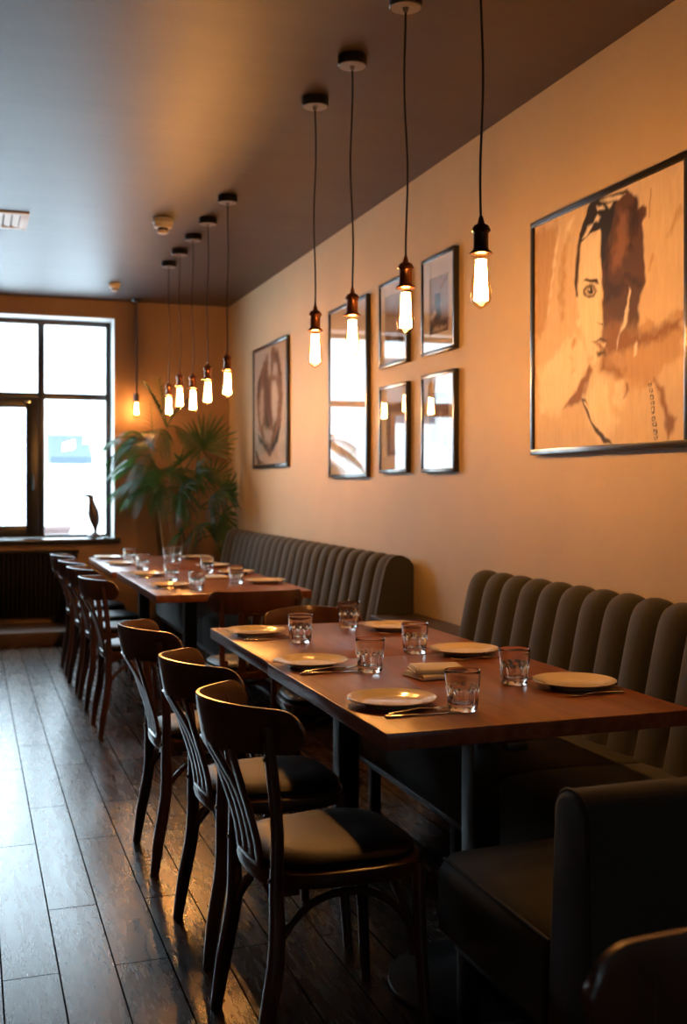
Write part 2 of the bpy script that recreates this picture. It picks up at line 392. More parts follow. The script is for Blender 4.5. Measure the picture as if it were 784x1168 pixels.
# ------------------------------------------------------------------ chair
def make_chair(label, group, loc, rz):
    t = thing('dining_chair', label, 'chair', loc, rz, group)
    W = M['chair']
    def plan(s, grow=0):   # rounded trapezoid seat outline
        out = []
        for k in range(40):
            th = 2 * PI * k / 40
            cx = math.copysign(abs(math.cos(th)) ** .62, math.cos(th)); cy = math.copysign(abs(math.sin(th)) ** .62, math.sin(th))
            x = .012 + cx * (.205 + grow); w = .196 + .016 * cx + grow
            out.append((x, cy * w))
        return out
    bm = B()
    rings = []
    for gr_, z in ((-.004, .418), (.006, .422), (.010, .438), (.008, .456), (-.004, .463)):
        rings.append([bm.verts.new((p[0], p[1], z)) for p in plan(0, gr_)])
    for a, b_ in zip(rings, rings[1:]):
        for k in range(40): bm.faces.new((a[k], a[(k + 1) % 40], b_[(k + 1) % 40], b_[k]))
    bm.faces.new(rings[0][::-1]); bm.faces.new(rings[-1])
    obj('seat_frame', bm, W, t)
    bm = B(); rings = []
    for gr_, z in ((-.010, .460), (-.003, .468), (-.003, .478), (-.013, .488), (-.05, .497), (-.11, .502)):
        rings.append([bm.verts.new((p[0], p[1], z)) for p in plan(0, gr_)])
    for a, b_ in zip(rings, rings[1:]):
        for k in range(40): bm.faces.new((a[k], a[(k + 1) % 40], b_[(k + 1) % 40], b_[k]))
    bm.faces.new(rings[-1]); bm.faces.new(rings[0][::-1])
    obj('seat', bm, M['leather'], t)
    crx = lambda y: -.305 + 3.15 * y * y
    for s in (-1, 1):
        bm = B()
        tube(bm, spline([(-.222, s * .192, .0), (-.205, s * .186, .12), (-.178, s * .178, .28), (-.178, s * .175, .44), (-.178, s * .180, .58), (-.204, s * .186, .815)], 22),
             [.015 + .005 * math.sin(PI * min(1, i / 14)) if i < 14 else .0155 - .002 * (i - 14) / 8 for i in range(23)], 10, .95, (1, 0, 0), power=3)
        lg = obj('leg', bm, W, t)
        for z, x, yy in ((.785, -.212, .185), (.735, -.207, .184), (.45, -.192, .175)):
            bm = B(); tube(bm, [(x + .008, s * yy, z), (x - .006, s * yy, z)], .0055, 8)
            obj('screw', bm, M['dark_copper'], lg)
        bm = B(); tube(bm, spline([(.186, s * .178, .45), (.190, s * .182, .25), (.205, s * .192, 0)], 8), [.0185 - .0006 * i for i in range(9)], 10)
        obj('leg', bm, W, t)
        # bentwood hoop between rear and front leg
        bm = B()
        tube(bm, spline([(-.187, s * .175, .20), (-.165, s * .165, .30), (-.09, s * .160, .375), (.0, s * .160, .395), (.09, s * .163, .375), (.16, s * .168, .31), (.183, s * .176, .24)], 24), .0095, 8)
        obj('brace', bm, W, t)
        bm = B(); prism(bm, [(-.186, .515), (-.172, .52), (-.155, .465), (-.118, .43), (-.118, .405), (-.17, .405), (-.178, .44)], s * .158 - .008, s * .158 + .008, 'y')
        obj('bracket', bm, W, t)
    for x0 in (.178, -.178):
        bm = B()
        tube(bm, spline([(x0, -.172, .22), (x0 * .95, -.15, .31), (x0 * .9, -.08, .378), (x0 * .9, 0, .395), (x0 * .9, .08, .378), (x0 * .95, .15, .31), (x0, .172, .22)], 24), .0095, 8)
        obj('brace', bm, W, t)
    # curved crest rail
    bm = B(); rings = []; NS = 44
    for i in range(NS + 1):
        q = math.sin((-1 + 2 * i / NS) * PI / 2); y = .236 * q
        x = crx(y); nx, ny = 1, -6.3 * y; l = math.hypot(nx, ny); nx /= l; ny /= l
        k = max(0, (abs(q) - .84) / .16); hh = .5 * (.118 + .010 * math.cos(q * 3)) * math.sqrt(max(.02, 1 - k ** 2.6))
        zc = .800; th = .0085
        ring = []
        for a_ in range(12):
            an = 2 * PI * (a_ + .5) / 12; ca, sa = math.cos(an), math.sin(an)
            u = math.copysign(abs(ca) ** .5, ca) * th; w = math.copysign(abs(sa) ** .8, sa) * hh
            lean = -.17 * w
            ring.append(bm.verts.new((x + nx * u + lean, y + ny * u, zc + w)))
        rings.append(ring)
    for r0, r1 in zip(rings, rings[1:]):
        for k in range(12): bm.faces.new((r0[k], r0[(k + 1) % 12], r1[(k + 1) % 12], r1[k]))
    bm.faces.new(rings[0][::-1]); bm.faces.new(rings[-1])
    obj('backrest', bm, W, t)
    for i, (yt, yb) in enumerate(((-.100, -.082), (-.034, -.028), (.034, .028), (.100, .082))):
        bm = B()
        tube(bm, spline([(-.185, yb, .43), (-.197, yb, .52), (-.23, (yb + yt) / 2, .63), (crx(yt) + .004, yt, .755)], 12), [.021] * 13, 8, .36, (0, 1, 0), power=3.5)
        obj('slat', bm, W, t)
    return t

ck = 'bentwood chairs along the near long table'
ch = make_chair('dark bentwood chair at the near end of the row, nearest whole chair to us', ck, (.842, 2.625, 0), math.radians(3))
dup(ch, (.85, 3.235, 0), math.radians(2.5), 'dark bentwood chair in the middle of the three beside the near long table', ck)
dup(ch, (.83, 4.02, 0), math.radians(1), 'dark bentwood chair beside the near long table, last of its three toward the window', ck)
cf = 'bentwood chairs along the far tables'
dup(ch, (.885, 6.16, 0), 0, 'dark bentwood chair at the far tables, closest to us of that row of four', cf)
dup(ch, (.885, 6.93, 0), 0, 'dark bentwood chair at the far tables, second from us in that row of four', cf)
dup(ch, (.875, 7.52, 0), math.radians(2), 'dark bentwood chair at the far tables, third from us in that row of four', cf)
dup(ch, (.875, 8.22, 0), 0, 'dark bentwood chair at the far tables, last of its row, next to the radiator', cf)
dup(ch, (1.335, 5.36, 0), PI / 2, 'bentwood chair with its back to us at the near head of the far table', 'chairs between the two table groups')
dup(ch, (1.50, 4.66, 0), -PI / 2, 'bentwood chair tucked under the far head of the near table, only its top rail showing', 'chairs between the two table groups', (1, 1, .92))
dup(ch, (.705, .785, 0), math.radians(222), 'brown curved chair back cut off at the lower right corner of the picture', 'chairs by the corner bench')

# ------------------------------------------------------------------ tables
def table(label, x0, x1, y0, y1, peds, split=None, group='long wooden dining tables'):
    t = thing('dining_table', label, 'table', (0, 0, 0), 0, group)
    bm = B()
    if split:
        box(bm, (x0, y0, .705), (x1, split - .0008, .75), .004); box(bm, (x0 + .004, split + .0008, .7055), (x1 - .002, y1, .75), .004)
    else: box(bm, (x0, y0, .705), (x1, y1, .75), .004)
    obj('tabletop', bm, M['table'], t)
    for px, py in peds:
        bm = B(); box(bm, (px - .04, py - .04, .012), (px + .04, py + .04, .69), .004); obj('leg', bm, M['black_metal'], t)
        bm = B(); lathe(bm, [(0, 0), (.25, 0), (.256, .004), (.254, .011), (.12, .018), (.07, .03), (0, .03)], 48, (px, py, 0)); obj('base', bm, M['black_metal'], t)
        bm = B(); box(bm, (px - .22, py - .03, .685), (px + .22, py + .03, .7048), .003); box(bm, (px - .03, py - .22, .684), (px + .03, py + .22, .7045), .003); obj('top_bracket', bm, M['black_metal'], t)
table('long walnut table nearest to us, set with six plates', .98, 1.893, 2.525, 4.64, ((1.335, 2.72), (1.36, 3.93)), 3.67)
table('walnut table in the far group, nearer of its two, beside the far bench', .985, 1.9, 6.10, 7.82, ((1.355, 7.03),))
table('walnut table at the end of the room, beside the window and palm', .955, 1.87, 7.86, 9.44, ((1.3, 8.65),))

# ------------------------------------------------------------------ benches
def back_profile():
    return [(2.07, .40), (2.085, .47), (2.105, .58), (2.13, .72), (2.155, .84), (2.175, .915), (2.20, .957), (2.235, .977), (2.275, .975), (2.315, .955), (2.335, .93)]
def channel_back(y0, y1, nch):
    bm = B(); P = spline([(a, 0, c) for a, c in back_profile()], 22)
    nu = nch * 8
    def f(u, v):
        q = v * 22; i = min(int(q), 21); p = P[i].lerp(P[i + 1], q - i)
        j = min(i, 20); tdir = (P[j + 1] - P[j]).normalized(); nrm = Vector((-tdir.z, 0, tdir.x))
        c = abs(math.sin(u * nch * PI)) ** .55
        amp = .038 * (c - 1) * min(1, .35 + v * 2) * (1 if v < .9 else max(0, (1 - v) / .1))
        q2 = p + nrm * amp
        return (min(q2.x, 2.338), y0 + (y1 - y0) * u, q2.z)
    V = grid(bm, f, nu, 22)
    for row in (V[0], V[-1]):
        lo1 = bm.verts.new((2.338, row[0].co.y, .40)); bm.faces.new(row + [lo1])
    return bm
def cushion(y0, y1, x0=1.55, x1=2.1, z0=.225, z1=.465):
    """upholstered seat block with a rounded front edge"""
    bm = B()
    pr = [(x1, z0), (x0 + .015, z0), (x0 + .002, z0 + .012), (x0, z0 + .06), (x0, z1 - .055)]
    for k in range(1, 7):
        a = k / 6 * PI / 2
        pr.append((x0 + .05 - .05 * math.cos(a), z1 - .055 + .05 * math.sin(a)))
    pr += [(x0 + .14, z1 + .003), (x0 + .3, z1 + .004), (x1, z1 - .006)]
    r = .014
    st = [(y0, .5), (y0 + r * .3, .8), (y0 + r, 1), (y1 - r, 1), (y1 - r * .3, .8), (y1, .5)]
    cx, cz = (x0 + x1) / 2, (z0 + z1) / 2
    rings = []
    for y, s in st:
        d = (1 - s) * .02
        ring = []
        for (x, z) in pr:
            ring.append(bm.verts.new((x + (d if x < cx else -d * 0), y, z + (d if z < cz else -d))))
        rings.append(ring)
    n = len(pr)
    for a, b_ in zip(rings, rings[1:]):
        for k in range(n): bm.faces.new((a[k], a[(k + 1) % n], b_[(k + 1) % n], b_[k]))
    bm.faces.new(rings[0][::-1]); bm.faces.new(rings[-1])
    return bm
def end_panel(y0, y1):
    bm = B()
    pr = [(2.075, .225)] + [(a - .004, c + .002) for a, c in back_profile()] + [(2.338, .92), (2.338, .225)]
    prism(bm, pr, y0, y1, 'y')
    return bm
def wall_bench(label, y0, y1, nch, cuts, near_end, far_end):
    t = thing('banquette_bench', label, 'bench', (0, 0, 0), 0, 'upholstered wall benches')
    obj('backrest', channel_back(y0 + near_end, y1 - far_end, nch), M['fabric'], t, angle=70)
    for a, b_ in zip(cuts, cuts[1:]): obj('seat_cushion', cushion(a + .002, b_ - .002), M['fabric'], t, angle=50)
    if near_end: obj('end_panel', end_panel(y0, y0 + near_end - .001), M['fabric'], t, angle=30)
    bm = B(); a, b_ = cuts[0] + .01, cuts[-1] - .01
    box(bm, (1.585, a, .185), (1.62, b_, .224), .002); box(bm, (2.26, a, .185), (2.3, b_, .224), .002)
    box(bm, (1.62, a, .186), (2.26, a + .04, .223)); box(bm, (1.62, b_ - .04, .186), (2.26, b_, .223))
    obj('base_rail', bm, M['rail'], t)
    ys = [a + .12, (a + b_) / 2, b_ - .12]
    for y in ys:
        for x in (1.588, 2.255):
            bm = B(); box(bm, (x, y - .022, 0), (x + .042, y + .022, .186), .002); obj('leg', bm, M['black_metal'], t)
    return t
wall_bench('channelled olive upholstered wall bench beside the nearest table', 1.99, 4.60, 16, [2.50, 3.06, 4.41], 0, 0)
wall_bench('channelled grey-green upholstered wall bench along the far tables', 5.60, 9.65, 23, [5.62, 7.6, 9.62], .035, 0)

# corner bench whose back is turned to us
t = thing('corner_bench', 'short dark upholstered bench closing the near end of the table, its back turned to us', 'bench', (0, 0, 0), 0, 'upholstered wall benches')
def ring_loft(bm, rings):
    n = len(rings[0]); V = [[bm.verts.new(p) for p in r] for r in rings]
    for a, b_ in zip(V, V[1:]):
        for k in range(n): bm.faces.new((a[k], a[(k + 1) % n], b_[(k + 1) % n], b_[k]))
    bm.faces.new(V[0][::-1]); bm.faces.new(V[-1])
def rounded_profile(x0, x1, z0, z1, r):   # left upper corner rounded
    out = [(x1, z0), (x0, z0), (x0, z1 - r)]
    for k in range(1, 8):
        a = k / 7 * PI / 2; out.append((x0 + r - r * math.cos(a), z1 - r + r * math.sin(a)))
    out += [(x0 + .3, z1 + .004), (x1, z1)]
    return out
bm = B(); rings = []
for y, dx in ((1.955, .006), (1.962, 0), (2.475, 0), (2.485, .006)):
    rings.append([(x, y, z) for x, z in rounded_profile(1.10 + dx, 2.06, .27, .455 - dx, .06)])
ring_loft(bm, rings); obj('seat', bm, M['fabric'], t, angle=50)
bm = B(); tube(bm, [(1.118, 1.96, .4395), (1.118, 2.2, .4395), (1.118, 2.48, .4395)], .004, 8); obj('piping', bm, M['seam'], t)
# back: tapered slab, rounded top and left corner
bm = B(); rings = []
sect = []
def back_sec(z):   # near and far y of the slab at height z
    f = min(1, max(0, (z - .27) / .5))
    return 1.782 + .018 * f, 1.952 - .036 * f
for x, s in ((1.104, .0), (1.106, .6), (1.114, 1), (1.5, 1), (2.0, 1), (2.336, 1)):
    ring = []
    zt = .775 - (.05 * (1 - s) if s < 1 else 0) * .3
    sh = (1 - s) * .010
    a0, b0 = back_sec(.27); ring += [(x, a0 + sh, .27 + sh)]
    a1, b1 = back_sec(.7); ring += [(x, a1 + sh, .70)]
    for k in range(0, 9):
        an = PI - k / 8 * PI; cy = (a1 + b1) / 2; hw = (b1 - a1) / 2 - sh
        ring.append((x, cy + hw * math.cos(an), .722 + (zt - .722 - sh * .5) * math.sin(an)))
    ring += [(x, b1 - sh, .70), (x, b0 - sh, .27 + sh)]
    rings.append(ring)
ring_loft(bm, rings); obj('backrest', bm, M['fabric'], t, angle=50)
bm = B()
pp = []
a1, b1 = back_sec(.7)
pp = [(1.112, back_sec(.3)[0], .3), (1.112, a1, .70)] + [(1.112, (a1 + b1) / 2 + (b1 - a1) / 2 * math.cos(PI - k / 8 * PI), .722 + .053 * math.sin(PI * k / 8)) for k in range(9)] + [(1.112, b1, .70), (1.112, back_sec(.47)[1], .47)]
tube(bm, pp, .0035, 8); obj('piping', bm, M['seam'], t)
bm = B(); box(bm, (1.13, 1.83, .225), (2.28, 2.45, .269), .003); obj('base_rail', bm, M['black_metal'], t)
for x in (1.135, 2.2):
    for y in (1.835, 2.40):
        bm = B(); box(bm, (x, y, 0), (x + .045, y + .045, .226), .002); obj('leg', bm, M['black_metal'], t)
# low dark cabinet between the two wall benches
t = thing('low_cabinet', 'low dark wooden cabinet on the wall between the two benches', 'cabinet', (0, 0, 0))
bm = B(); box(bm, (2.08, 4.68, .04), (2.335, 5.53, .63), .004); obj('body', bm, M['cabinet'], t)
bm = B(); box(bm, (2.06, 4.66, .63), (2.337, 5.55, .66), .004); obj('top', bm, M['cabinet'], t)
bm = B(); box(bm, (2.10, 4.72, 0), (2.33, 5.49, .041)); obj('plinth', bm, M['black_metal'], t)
for y in (4.70, 5.11):
    bm = B(); box(bm, (2.068, y, .07), (2.0795, y + .40, .61), .003); d_ = obj('door', bm, M['cabinet'], t)
    bm = B(); tube(bm, [(2.068, y + .2, .52), (2.05, y + .2, .52)], .01, 10); obj('knob', bm, M['dark_copper'], d_)

# ------------------------------------------------------------------ tableware
TZ = .7505
def make_plate(label, group, loc):
    bm = B()
    lathe(bm, [(0, .004), (.068, .004), (.070, 0), (.076, 0), (.080, .006), (.100, .013), (.124, .0195), (.1275, .0215), (.1265, .0235), (.120, .0225), (.094, .0155), (.083, .0105), (.075, .0085), (0, .0085)], 56)
    return tag(obj('dinner_plate', bm, M['ceramic'], None, loc, angle=60), label, 'plate', group)
def make_glass(label, group, loc):
    bm = B()
    def flute(th, z):
        if z > .068 or z < .006: return 1
        w = min(1, (.068 - z) / .014) * min(1, (z - .006) / .01)
        return 1 - .11 * w * (abs(math.sin(th * 5)) ** .8) + .01 * w
    prof = [(0, .0015), (.032, .0005), (.0385, 0), (.0405, .003), (.0410, .006), (.0420, .012), (.0428, .02), (.0438, .032), (.0450, .045), (.0461, .055), (.0470, .062), (.0476, .067), (.0476, .071), (.0484, .085), (.0497, .105), (.0502, .1085), (.0495, .110), (.0480, .1085),
            (.0470, .100), (.0455, .085), (.0440, .070), (.0425, .055), (.0400, .035), (.0385, .024), (.035, .019), (.02, .0175), (0, .017)]
    outer = [p for p in prof[:18]]
    n = 60
    rings = []
    for i, (r, z) in enumerate(prof):
        if r == 0: rings.append([bm.verts.new((0, 0, z))]); continue
        rings.append([bm.verts.new((r * (flute(2 * PI * k / n, z) if i < 15 else 1) * math.cos(2 * PI * k / n), r * (flute(2 * PI * k / n, z) if i < 15 else 1) * math.sin(2 * PI * k / n), z)) for k in range(n)])
    for a, b_ in zip(rings, rings[1:]):
        for k in range(n):
            k2 = (k + 1) % n
            if len(a) == 1: bm.faces.new((a[0], b_[k], b_[k2]))
            elif len(b_) == 1: bm.faces.new((a[k], a[k2], b_[0]))
            else: bm.faces.new((a[k], a[k2], b_[k2], b_[k]))
    return tag(obj('water_glass', bm, M['glass'], None, loc, angle=45), label, 'glass', group)
def make_fork(label, group, loc, rz):
    bm = B()
    tube(bm, [(-.10, 0, .003), (-.095, 0, .0032), (-.05, 0, .006), (0, 0, .009), (.03, 0, .006), (.045, 0, .004)], [.006, .0075, .0065, .0035, .003, .004], 10, .32, (0, 1, 0))
    prism(bm, [(.042, -.004), (.052, -.0115), (.068, -.0118), (.068, .0118), (.052, .0115), (.042, .004)], .0022, .0046)
    for k in range(4):
        y = -.0100 + k * .00667
        tube(bm, [(.066, y, .0034), (.085, y, .0045), (.105, y, .009)], [.0019, .0018, .001], 6)
    return tag(obj('fork', bm, M['steel'], None, loc), label, 'fork', group)
def make_knife(label, group, loc):
    t = thing('table_knife', label, 'knife', loc, 0, group)
    bm = B(); tube(bm, [(-.115, 0, .004), (-.112, 0, .0045), (-.06, 0, .0045), (-.02, 0, .004), (-.012, 0, .003)], [.004, .0075, .007, .0055, .004], 10, .5, (0, 1, 0)); obj('handle', bm, M['steel'], t)
    bm = B(); prism(bm, [(-.014, -.005), (.02, -.008), (.08, -.009), (.105, -.006), (.112, .002), (.105, .006), (-.014, .005)], .0018, .0034); obj('blade', bm, M['steel'], t)
    return t
WH = {('A', 0): 'nearest table', ('C', 0): 'far group, nearer table', ('D', 0): 'far table beside the window'}
# near table: L = chair side, R = bench side
PL = [(1.125, 2.855, 'cream plate on the nearest table, chair side, at the end closest to us'),
      (1.105, 3.56, 'cream plate on the nearest table, chair side, middle of three'),
      (1.115, 4.37, 'cream plate on the nearest table, chair side, at the far corner'),
      (1.755, 2.925, 'cream plate on the nearest table, bench side, at the right end closest to us'),
      (1.715, 3.63, 'cream plate on the nearest table, bench side, middle of three'),
      (1.715, 4.34, 'cream plate on the nearest table, bench side, farthest along')]
gp = 'cream plates on the nearest table'
pl = make_plate(PL[0][2], gp, (PL[0][0], PL[0][1], TZ))
for x, y, l in PL[1:]: dup(pl, (x, y, TZ), 0, l, gp)
gq = 'plates on the far tables'
for x, y, l in [(1.149, 6.57, 'pale plate on the nearer far table, chair side, closest to us'), (1.142, 7.44, 'pale plate on the nearer far table, chair side, farther one'),
                (1.765, 6.66, 'pale plate on the nearer far table, bench side, closest to us'), (1.755, 7.40, 'pale plate on the nearer far table, bench side, farther one'),
                (1.10, 8.52, 'pale plate on the table beside the window, chair side, nearer one'), (1.10, 9.25, 'pale plate on the table beside the window, at its left window corner'),
                (1.73, 8.06, 'pale plate on the table beside the window, bench side, nearer one'), (1.80, 9.03, 'pale plate on the table beside the window, bench side, farthest one')]:
    dup(pl, (x, y, TZ), 0, l, gq)
gg = 'tumblers on the nearest table'
G1 = [(1.283, 2.725, 'faceted tumbler on the nearest table, closest to us, beside the front plate'), (1.258, 3.39, 'faceted tumbler on the nearest table, chair side, middle one'),
      (1.232, 4.11, 'faceted tumbler on the nearest table, chair side, by the far plate'), (1.56, 4.47, 'faceted tumbler on the nearest table, bench side, the farthest'),
      (1.553, 3.71, 'faceted tumbler on the nearest table, bench side, middle one'), (1.604, 3.03, 'faceted tumbler on the nearest table, bench side, left of the right-hand plate')]
gl = make_glass(G1[0][2], gg, (G1[0][0], G1[0][1], TZ))
for i, (x, y, l) in enumerate(G1[1:]): dup(gl, (x, y, TZ), .3 * i, l, gg)
gh = 'tumblers on the far tables'
for i, (x, y, l) in enumerate([(1.272, 6.38, 'tumbler on the nearer far table, chair side, closest to us'), (1.233, 7.02, 'tumbler on the nearer far table, chair side, farther one'),
                (1.586, 6.70, 'tumbler on the nearer far table, bench side, closest to us'), (1.594, 7.62, 'tumbler on the nearer far table, bench side, farther one'),
                (1.192, 8.0, 'tumbler on the table beside the window, chair side, nearer one'), (1.205, 8.79, 'tumbler on the table beside the window, leftmost glass, toward the bird statue'),
                (1.525, 8.79, 'tumbler on the table beside the window, left of a pair before the palm'), (1.61, 8.96, 'tumbler on the table beside the window, right of a pair before the palm')]):
    dup(gl, (x, y, TZ), .25 * i, l, gh)
gf = 'forks laid on the tables'; gk = 'knives laid on the tables'
fk = None; kn = None
nm = ['front', 'middle', 'far']
pos = [('the nearest table', PL[:3], 0, 'chair-side'), ('the nearest table', PL[3:], PI, 'bench-side')]
for where, lst, rz, side in pos:
    for (x, y, _), w_ in zip(lst, nm):
        dy = -.155 if rz == 0 else -.135
        dx = .03 if rz == 0 else -.01
        lf = f'steel fork beside the {w_} {side} plate of {where}'; lk = f'steel knife beside the {w_} {side} plate of {where}'
        fl = (x + dx, y + dy + (.022 if rz == 0 else 0), TZ + (.0055 if rz == 0 else 0)); kl = (x + dx, y + dy - .008 if rz == 0 else y + .165, TZ)
        fa = rz + (.16 if rz == 0 else .05)
        if fk is None:
            fk = make_fork(lf, gf, fl, fa); fk.rotation_euler = (0, 0, fa); kn = make_knife(lk, gk, kl)
        else: dup(fk, fl, fa, lf, gf); dup(kn, kl, rz, lk, gk)
for x, y, w_ in ((1.149, 6.57, 'closest chair-side plate of the nearer far table'), (1.142, 7.44, 'farther chair-side plate of the nearer far table'), (1.10, 8.52, 'nearer chair-side plate of the window table')):
    dup(fk, (x + .02, y - .135, TZ + .0055), .12, 'steel fork by the ' + w_, gf); dup(kn, (x + .02, y - .165, TZ), 0, 'steel knife by the ' + w_, gk)
def make_napkin(label, loc, rz, group):
    bm = B()
    for k in range(3):
        o_ = .004 * k
        box(bm, (-.085 + o_, -.065, .0005 + .0052 * k), (.085 - o_ * .5, .065 - o_ * .4, .0052 + .0052 * k), .0022)
    # folded spine joining the layers
    tube(bm, [(-.083, -.0646, .008), (.083, -.0646, .008)], .0076, 10)
    return tag(obj('folded_napkin', bm, M['napkin'], None, loc), label, 'napkin', group)
np_ = make_napkin('folded white napkin, lower of two at the middle of the nearest table', (1.425, 3.235, TZ), .12, 'folded napkins')
np_.rotation_euler = (0, 0, .12)
dup(np_, (1.435, 3.245, TZ + .0165), -.18, 'folded white napkin, upper of two at the middle of the nearest table', 'folded napkins')
dup(np_, (1.535, 7.10, TZ), .1, 'folded white napkin at the middle of the nearer far table', 'folded napkins')

# ------------------------------------------------------------------ pendants
def make_pendant(label, group, loc, zbot, seed):
    t = thing('pendant_light', label, 'lamp', loc, 0, group)
    r = random.Random(seed)
    H = 0 - (HC - zbot)          # bulb bottom relative to ceiling
    bm = B(); lathe(bm, [(0, 0), (.056, 0), (.058, -.003), (.058, -.036), (.056, -.038), (0, -.038)], 32); c = obj('canopy', bm, M['canopy'], t)
    bm = B(); lathe(bm, [(0, -.0381), (.053, -.0381), (.053, -.040), (.012, -.040), (.009, -.052), (.005, -.056), (0, -.056)], 32); obj('canopy_underside', bm, M['canopy_sheen'], c)  # canopy underside, its reflected light put into the grey colour
    top = H + .262
    bm = B(); n = 14; pts = []
    for i in range(n + 1):
        f = i / n; w = math.sin(f * PI) * .006
        pts.append((w * math.sin(f * 7 + seed), w * math.cos(f * 5 + seed * 2), -.05 + (top + .05) * f))
    tube(bm, spline(pts, 40), .0036, 8); obj('cord', bm, M['cord'], t)
    S = M['dark_copper'] if seed == 4 else M['copper']
    bm = B(); lathe(bm, [(0, top + .022), (.006, top + .022), (.009, top + .008), (.011, top), (.0225, top - .006), (.0285, top - .018), (.0285, top - .022), (.0235, top - .026), (.0225, top - .030), (.0225, top - .074), (.026, top - .080), (.034, top - .086), (.035, top - .0895), (.031, top - .0915), (0, top - .0915)], 32); so = obj('socket', bm, S, t)
    b0 = H
    prof = [(0, .163), (.0135, .163), (.0145, .150), (.019, .132), (.025, .105), (.0295, .075), (.0315, .05), (.031, .034), (.026, .019), (.016, .009), (.006, .003), (0, 0)]
    bm = B(); lathe(bm, [(a, b0 + .008 + c_) for a, c_ in prof], 28); bu = obj('bulb', bm, M['bulb'], t)
    bm = B()
    for k in range(10):
        a = 2 * PI * k / 10; ra, rb = .0125, .0185
        tube(bm, [(ra * math.cos(a), ra * math.sin(a), b0 + .155), (rb * math.cos(a), rb * math.sin(a), b0 + .035)], .0034, 6)
    obj('filament', bm, M['filament'], bu)
    bm = B(); lathe(bm, [(0, b0 + .165), (.006, b0 + .165), (.004, b0 + .14), (.0025, b0 + .03), (0, b0 + .03)], 10); obj('bulb_stem', bm, M['bulb'], bu)
    return t
g1 = 'bare bulb pendants over the nearest table'; g2 = 'bare bulb pendants over the far tables'
for i, (y, zb, l) in enumerate([(4.56, 1.875, 'bare bulb pendant over the nearest table, first from the left of four'), (4.07, 1.868, 'bare bulb pendant over the nearest table, second from the left of four'),
                                (3.51, 1.883, 'bare bulb pendant over the nearest table, third from the left of four'), (2.92, 1.883, 'bare bulb pendant with darker socket before the big portrait, closest to us')]):
    make_pendant(l, g1, (1.435, y, HC), zb, i + 1)
for i, (y, zb, l) in enumerate([(6.28, 1.871, 'bare bulb pendant over the far tables, closest to us, rightmost of five'), (6.84, 1.867, 'bare bulb pendant over the far tables, second from us of five'),
                                (7.33, 1.853, 'bare bulb pendant over the far tables, middle of five, hanging lowest'), (7.82, 1.908, 'bare bulb pendant over the far tables, fourth from us of five'), (8.28, 1.879, 'bare bulb pendant over the far tables, leftmost of five')]):
    make_pendant(l, g2, (1.435, y, HC), zb, i + 6)
# small bulb hanging beside the window
t = thing('hanging_bulb', 'small bulb with black socket hanging by the wall right of the window', 'lamp', (1.44, 10.03, HC))
bm = B(); lathe(bm, [(0, 0), (.045, 0), (.047, -.01), (.03, -.03), (.01, -.04), (0, -.04)], 24); obj('canopy', bm, M['canopy'], t)
bm = B(); tube(bm, [(0, 0, -.03), (.004, 0, -.4), (0, 0, -.87)], .008, 8); obj('cord', bm, M['cord'], t)
bm = B(); lathe(bm, [(0, -.85), (.008, -.85), (.022, -.87), (.026, -.89), (.026, -.93), (.02, -.935), (0, -.935)], 20); obj('socket', bm, M['black_metal'], t)
bm = B(); lathe(bm, [(0, -.93), (.014, -.935), (.018, -.96), (.03, -1.0), (.034, -1.03), (.028, -1.06), (.012, -1.085), (0, -1.09)], 20); bu = obj('bulb', bm, M['bulb'], t)
bm = B()
for k in range(6):
    a = 2 * PI * k / 6
    tube(bm, [(.008 * math.cos(a), .008 * math.sin(a), -.955), (.016 * math.cos(a), .016 * math.sin(a), -1.05)], .003, 6)
obj('filament', bm, M['filament'], bu)

# ------------------------------------------------------------------ ceiling fittings
def detector(label, x, y, s):
    t = thing('smoke_detector', label, 'smoke detector', (x, y, HC), 0, 'ceiling detectors')
    bm = B(); lathe(bm, [(0, 0), (.066 * s, 0), (.068 * s, -.006 * s), (.066 * s, -.03 * s), (.06 * s, -.034 * s), (.058 * s, -.040 * s), (.056 * s, -.055 * s), (.043 * s, -.062 * s), (0, -.062 * s)], 32); obj('body', bm, M['plastic'], t)
    bm = B(); lathe(bm, [(0, -.060 * s), (.034 * s, -.060 * s), (.033 * s, -.076 * s), (0, -.076 * s)], 24); obj('sensor_opening', bm, M['hole'], t)
    bm = B(); lathe(bm, [(0, -.074 * s), (.036 * s, -.074 * s), (.034 * s, -.088 * s), (.024 * s, -.095 * s), (0, -.096 * s)], 24); obj('cap', bm, M['plastic'], t)
detector('white smoke detector on the ceiling, larger looking one near the pendants', 1.165, 6.95, 1)
detector('small white smoke detector on the ceiling close to the window wall', 1.15, 9.30, .75)
t = thing('air_vent', 'white square air vent in the ceiling at the left edge', 'air vent', (.125, 7.28, HC), 0)
bm = B()
for a, b_ in (((-.225, -.225), (.225, -.175)), ((-.225, .175), (.225, .225)), ((-.225, -.176), (-.175, .176)), ((.175, -.176), (.225, .176))): box(bm, (a[0], a[1], -.012), (b_[0], b_[1], -.0005), .002)
obj('frame', bm, M['plastic'], t)
bm = B(); box(bm, (-.176, -.176, -.002), (.176, .176, -.0005)); obj('backing', bm, M['hole'], t, smooth=False)
for i in range(7):
    bm = B(); x = -.15 + i * .05
    box(bm, (x - .02, -.175, -.0075), (x + .02, .175, -.0055), 0, rot=Matrix.Rotation(.2, 3, 'Y')); obj('slat', bm, M['plastic'], t, smooth=False)

